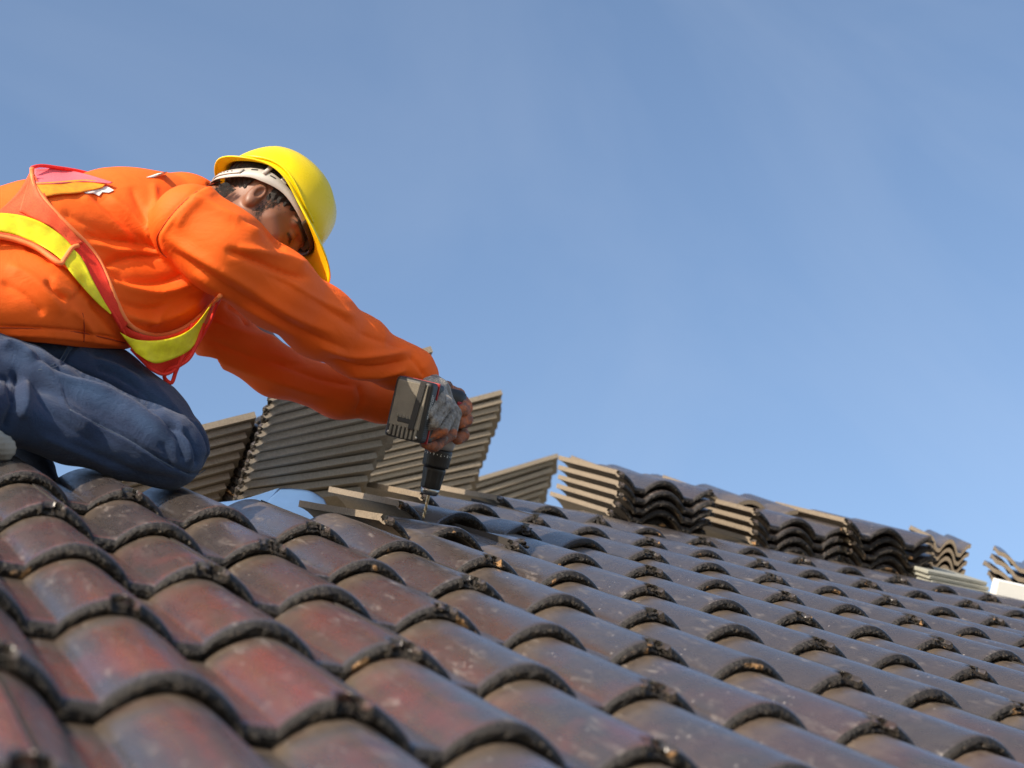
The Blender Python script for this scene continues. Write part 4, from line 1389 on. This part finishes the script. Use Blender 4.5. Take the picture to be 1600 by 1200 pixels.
lathe('motor_housing', [(0.0295, 0.1705), (0.0318, 0.173), (0.0328, 0.19), (0.0330, 0.22), (0.0322, 0.245), (0.0290, 0.258), (0.020, 0.264)], M_BLACKP, 40)
for an in (0.35, 1.35, 2.6, 3.9, 5.1):
    rbox('red_trim', (0.0300 * math.cos(an), 0.0300 * math.sin(an), 0.205), (0.012, 0.012, 0.075), M_REDP, 0.003, 2, rot=Matrix.Rotation(an, 3, 'Z'))
rbox('rib', (0.024, 0.0, 0.150), (0.012, 0.012, 0.02), M_GREYP, 0.002)
# grip towards the camera
rbox('grip', (0, 0.075, 0.205), (0.032, 0.12, 0.042), M_BLACKP, 0.010, 3, rot=Matrix.Rotation(0.10, 3, 'X'))
rbox('trigger', (0, 0.045, 0.176), (0.014, 0.022, 0.022), M_REDP, 0.004, 2)
BY = 0.168
bc = Vector((0.0, BY, 0.212))
rbox('battery_foot', bc + Vector((0, -0.023, 0)), (0.074, 0.030, 0.112), M_BLACKP, 0.008, 3)
rbox('red_seam', bc + Vector((0, -0.0065, 0)), (0.0770, 0.0040, 0.1165), M_REDP, 0.0015, 2)
bat = rbox('battery', bc + Vector((0, 0.012, 0)), (0.0755, 0.034, 0.115), M_BLACKP, 0.009, 3)
rbox('battery_face', bc + Vector((0, 0.0297, 0.008)), (0.062, 0.004, 0.086), M_DUSTP, 0.0018, 2, parent=drill)
rbox('latch', bc + Vector((0, 0.0300, -0.022)), (0.030, 0.0058, 0.009), M_SLOT, 0.001, 1)
for k in range(6):
    rbox('latch_tooth', bc + Vector(((-0.0165 + k * 0.0066), 0.0316, -0.0155)), (0.0040, 0.0040, 0.0055), M_DUSTP, 0.0008, 1)
for k in range(7):
    rbox('cooling_rib', bc + Vector((-0.0255 + k * 0.0085, 0.0285, -0.0440)), (0.0050, 0.0070, 0.0235 - 0.004 * abs(k - 3) / 3), M_DUSTP, 0.0012, 1)
rbox('battery_base', bc + Vector((0, 0.0262, -0.0430)), (0.064, 0.004, 0.027), M_BLACKP, 0.0012, 1)
for sx_ in (-1, 1):
    o = lathe('screw', [(0.0028, 0), (0.0030, 0.0012), (0.0016, 0.0016)], M_STEEL, 14)
    o.matrix_local = Matrix.Translation(bc + Vector((sx_ * 0.0285, 0.0300, -0.0490))) @ Matrix.Rotation(-math.pi / 2, 4, 'X')
rbox('wrist_strap', bc + Vector((WS * 0.018, 0.0335, 0.010)), (0.012, 0.0022, 0.092), M_STRAP, 0.0008, 1, rot=Matrix.Rotation(0.06 * WS, 3, 'Y'))
for k in range(2):
    rbox('contact_tab', bc + Vector((-WS * 0.0395, 0.004, 0.006 + k * 0.024)), (0.006, 0.006, 0.011), M_MARK, 0.0008, 1)
for k in range(9):
    rbox('side_groove', bc + Vector((WS * 0.0378, 0.014, -0.048 + k * 0.0040)), (0.0016, 0.020, 0.0018), M_SLOT, 0.0004, 1)
# small print down the battery side
xd = Vector((0, 0, 1)); zd = Vector((WS, 0, 0)); yd = zd.cross(xd)
for ln, (txt, off_) in enumerate((('XR LITHIUM-ION', 0.020), ('20V MAX 4.0Ah', 0.013))):
    M4 = Matrix(((xd.x, yd.x, zd.x, bc.x + WS * 0.0380), (xd.y, yd.y, zd.y, bc.y + off_ - 0.002), (xd.z, yd.z, zd.z, bc.z + 0.012), (0, 0, 0, 1)))
    text_mesh('small_print', txt, 0.0062, M_MARK, M4, drill)

exec_marker = 1
# ------------------------------------------------------------------ decks, ridge, ground
M_DECK = simple('underlay_board', (0.16, 0.15, 0.13), 0.8, bump_s=(60, 0.4, 0.002), var=0.25)
M_FOIL = simple('sky_tinted_foil', (0.15, 0.29, 0.55), 0.28, 0.1, var=0.05, bump_s=(9, 0.25, 0.01))  # blue of the reflected sky put into the base colour
def slab(name, pts, n, th, mat, parent=None):
    n = np.array(n, float); n /= np.linalg.norm(n)
    k = len(pts)
    V = [np.array(p) for p in pts] + [np.array(p) - n * th for p in pts]
    F = [tuple(range(k)), tuple(reversed(range(k, 2 * k)))] + [(i, i + k, (i + 1) % k + k, (i + 1) % k) for i in range(k)]
    me = mesh(name, V, F, False, [mat])
    return link(name, me, parent)
hipd = [(0.527, 2.007), (1.80, 3.10)]
deck = slab('roof_deck', [rp(-3, -1.3, -0.075), rp(7, -1.3, -0.075), rp(7, 2.86, -0.075), rp(1.55, 2.86, -0.075), rp(0.40, 1.80, -0.075), rp(-1.0, 0.5, -0.075), rp(-3, -1.2, -0.075)],
            NRM, 0.03, M_DECK)
tag(deck, kind='structure')
g = mesh('ground', [(-900, -900, -6), (900, -900, -6), (900, 900, -6), (-900, 900, -6)], [(0, 1, 2, 3)], False,
         [simple('dry_ground', (0.22, 0.18, 0.12), 0.95, var=0.3)])
tag(link('ground', g), kind='structure')  # stays out of view, added for its bounce light

# ------------------------------------------------------------------ foil at the hip, boards and stacks at the far ridge
CRS = np.array([1.0, 0, 0])
def sheet(name, rows, mat, th=0.001, ruf=0.004, n=26, m=14, seed=0):
    R_ = [resample(r, n) for r in rows]
    V = []
    for j in range(m):
        t_ = j / (m - 1) * (len(rows) - 1)
        a = min(int(t_), len(rows) - 2); t_ -= a
        for i in range(n):
            q = R_[a][i] * (1 - t_) + R_[a + 1][i] * t_
            z = ruf * noise.noise(Vector((q[0] * 0.05 + seed, q[1] * 0.08, seed))) + ruf * 0.5 * noise.noise(Vector((q[0] * 0.15 + seed, q[1] * 0.2, seed)))
            V.append(P(q[0], q[1], q[2] + z))
    me = mesh(name, V, [tuple(reversed(f)) for f in grid_faces(n, m)], True, [mat])
    o = bpy.data.objects.new(name, me); COL.objects.link(o)
    md = o.modifiers.new('thickness', 'SOLIDIFY'); md.thickness = th; md.offset = 0
    return o
foil = sheet('foil_sheet', [[(440, 763, 3.86), (462, 764, 3.86), (486, 768, 3.86), (506, 780, 3.86)], [(422, 779, 3.70), (460, 784, 3.70), (490, 790, 3.70), (515, 797, 3.70)], [(398, 806, 3.50), (460, 815, 3.50), (520, 822, 3.50), (560, 826, 3.50)]], M_FOIL, seed=1)
tag(foil, 'shiny foil underlay with painted sky reflection, folded over the hip beside the loose tiles', 'foil sheet')
flap = sheet('foil_flap', [[(330, 786, 3.62), (380, 780, 3.66), (438, 762, 3.85)], [(330, 800, 3.55), (370, 800, 3.52), (400, 806, 3.49)]], M_FOIL, seed=4)
tag(flap, 'narrow foil strip showing between the knee and the foil fold', 'foil sheet')
M_BOARD = simple('grey_green_board', (0.30, 0.30, 0.26), 0.8, bump_s=(40, 0.3, 0.002), var=0.2)
M_WHITEB = simple('white_board', (0.78, 0.78, 0.75), 0.7, bump_s=(30, 0.2, 0.002), var=0.06)
def roofbox(name, c0, sx, sy, sz, mat, rz=0.0):
    """box whose top left front corner is c0, laid in the roof's directions"""
    bm = bmesh.new(); bmesh.ops.create_cube(bm, size=1)
    for v in bm.verts: v.co = Vector(((v.co.x + 0.5) * sx, (v.co.y + 0.5) * sy, (v.co.z - 0.5) * sz))
    bmesh.ops.bevel(bm, geom=list(bm.edges), offset=min(0.002, sz * 0.2), segments=1, affect='EDGES')
    me = bpy.data.meshes.new(name); bm.to_mesh(me); bm.free(); me.materials.append(mat)
    o = bpy.data.objects.new(name, me); COL.objects.link(o)
    o.matrix_world = Matrix.Translation(Vector(c0)) @ Matrix.Rotation(TH, 4, 'X') @ Matrix.Rotation(rz, 4, 'Z')
    return o
for k in range(4):
    o = roofbox('board', P(1450 + 3 * k, 891 + 8 * k, 4.92) , 0.21, 0.20, 0.0115, M_BOARD)
    tag(o, 'thin grey-green board, ' + ordlab(k, 4) + ' of the pile right of the ridge stacks', 'board', 'thin boards piled on the roof')
o = roofbox('white_slab', P(1560, 906, 4.95), 0.34, 0.05, 0.085, M_WHITEB, -0.35)
tag(o, 'white slab at the right edge with a stack of tan tiles on it', 'slab')

def turned_stack(px, py, d, n, rz, where, group, step=0.0265, rx=0.0, sx=1.0):
    for k in range(n):
        c0 = np.array(P(px, py, d)) - NRM * (k * step)
        M4 = Matrix.Translation(Vector(c0)) @ Matrix.Rotation(TH, 4, 'X') @ Matrix.Rotation(rz + rnd.gauss(0, 0.02), 4, 'Z') @ Matrix.Rotation(rx, 4, 'X') @ Matrix.Diagonal((sx, 1, 1, 1)) @ Matrix.Translation((-(SEAM + 2) * PITCH, -0.42, 0))
        free_tile(M4, ('tan tile turned end-on, ' + (ordlab(k, n) if n > 1 else 'alone') + ' ' + where), group, 0.05)
turned_stack(958, 735, 5.02, 1, math.pi - 0.12, 'behind the first ridge stack', None)
turned_stack(1101, 765, 5.02, 1, math.pi - 0.12, 'behind the second ridge stack', None)
turned_stack(1453, 835, 5.20, 5, math.pi - 0.45, 'in the pile behind the thin boards', 'tan tiles turned end-on', sx=0.42)
turned_stack(1560, 861, 5.10, 4, math.pi - 0.60, 'in the stack on the white slab', 'tan tiles on the white slab')
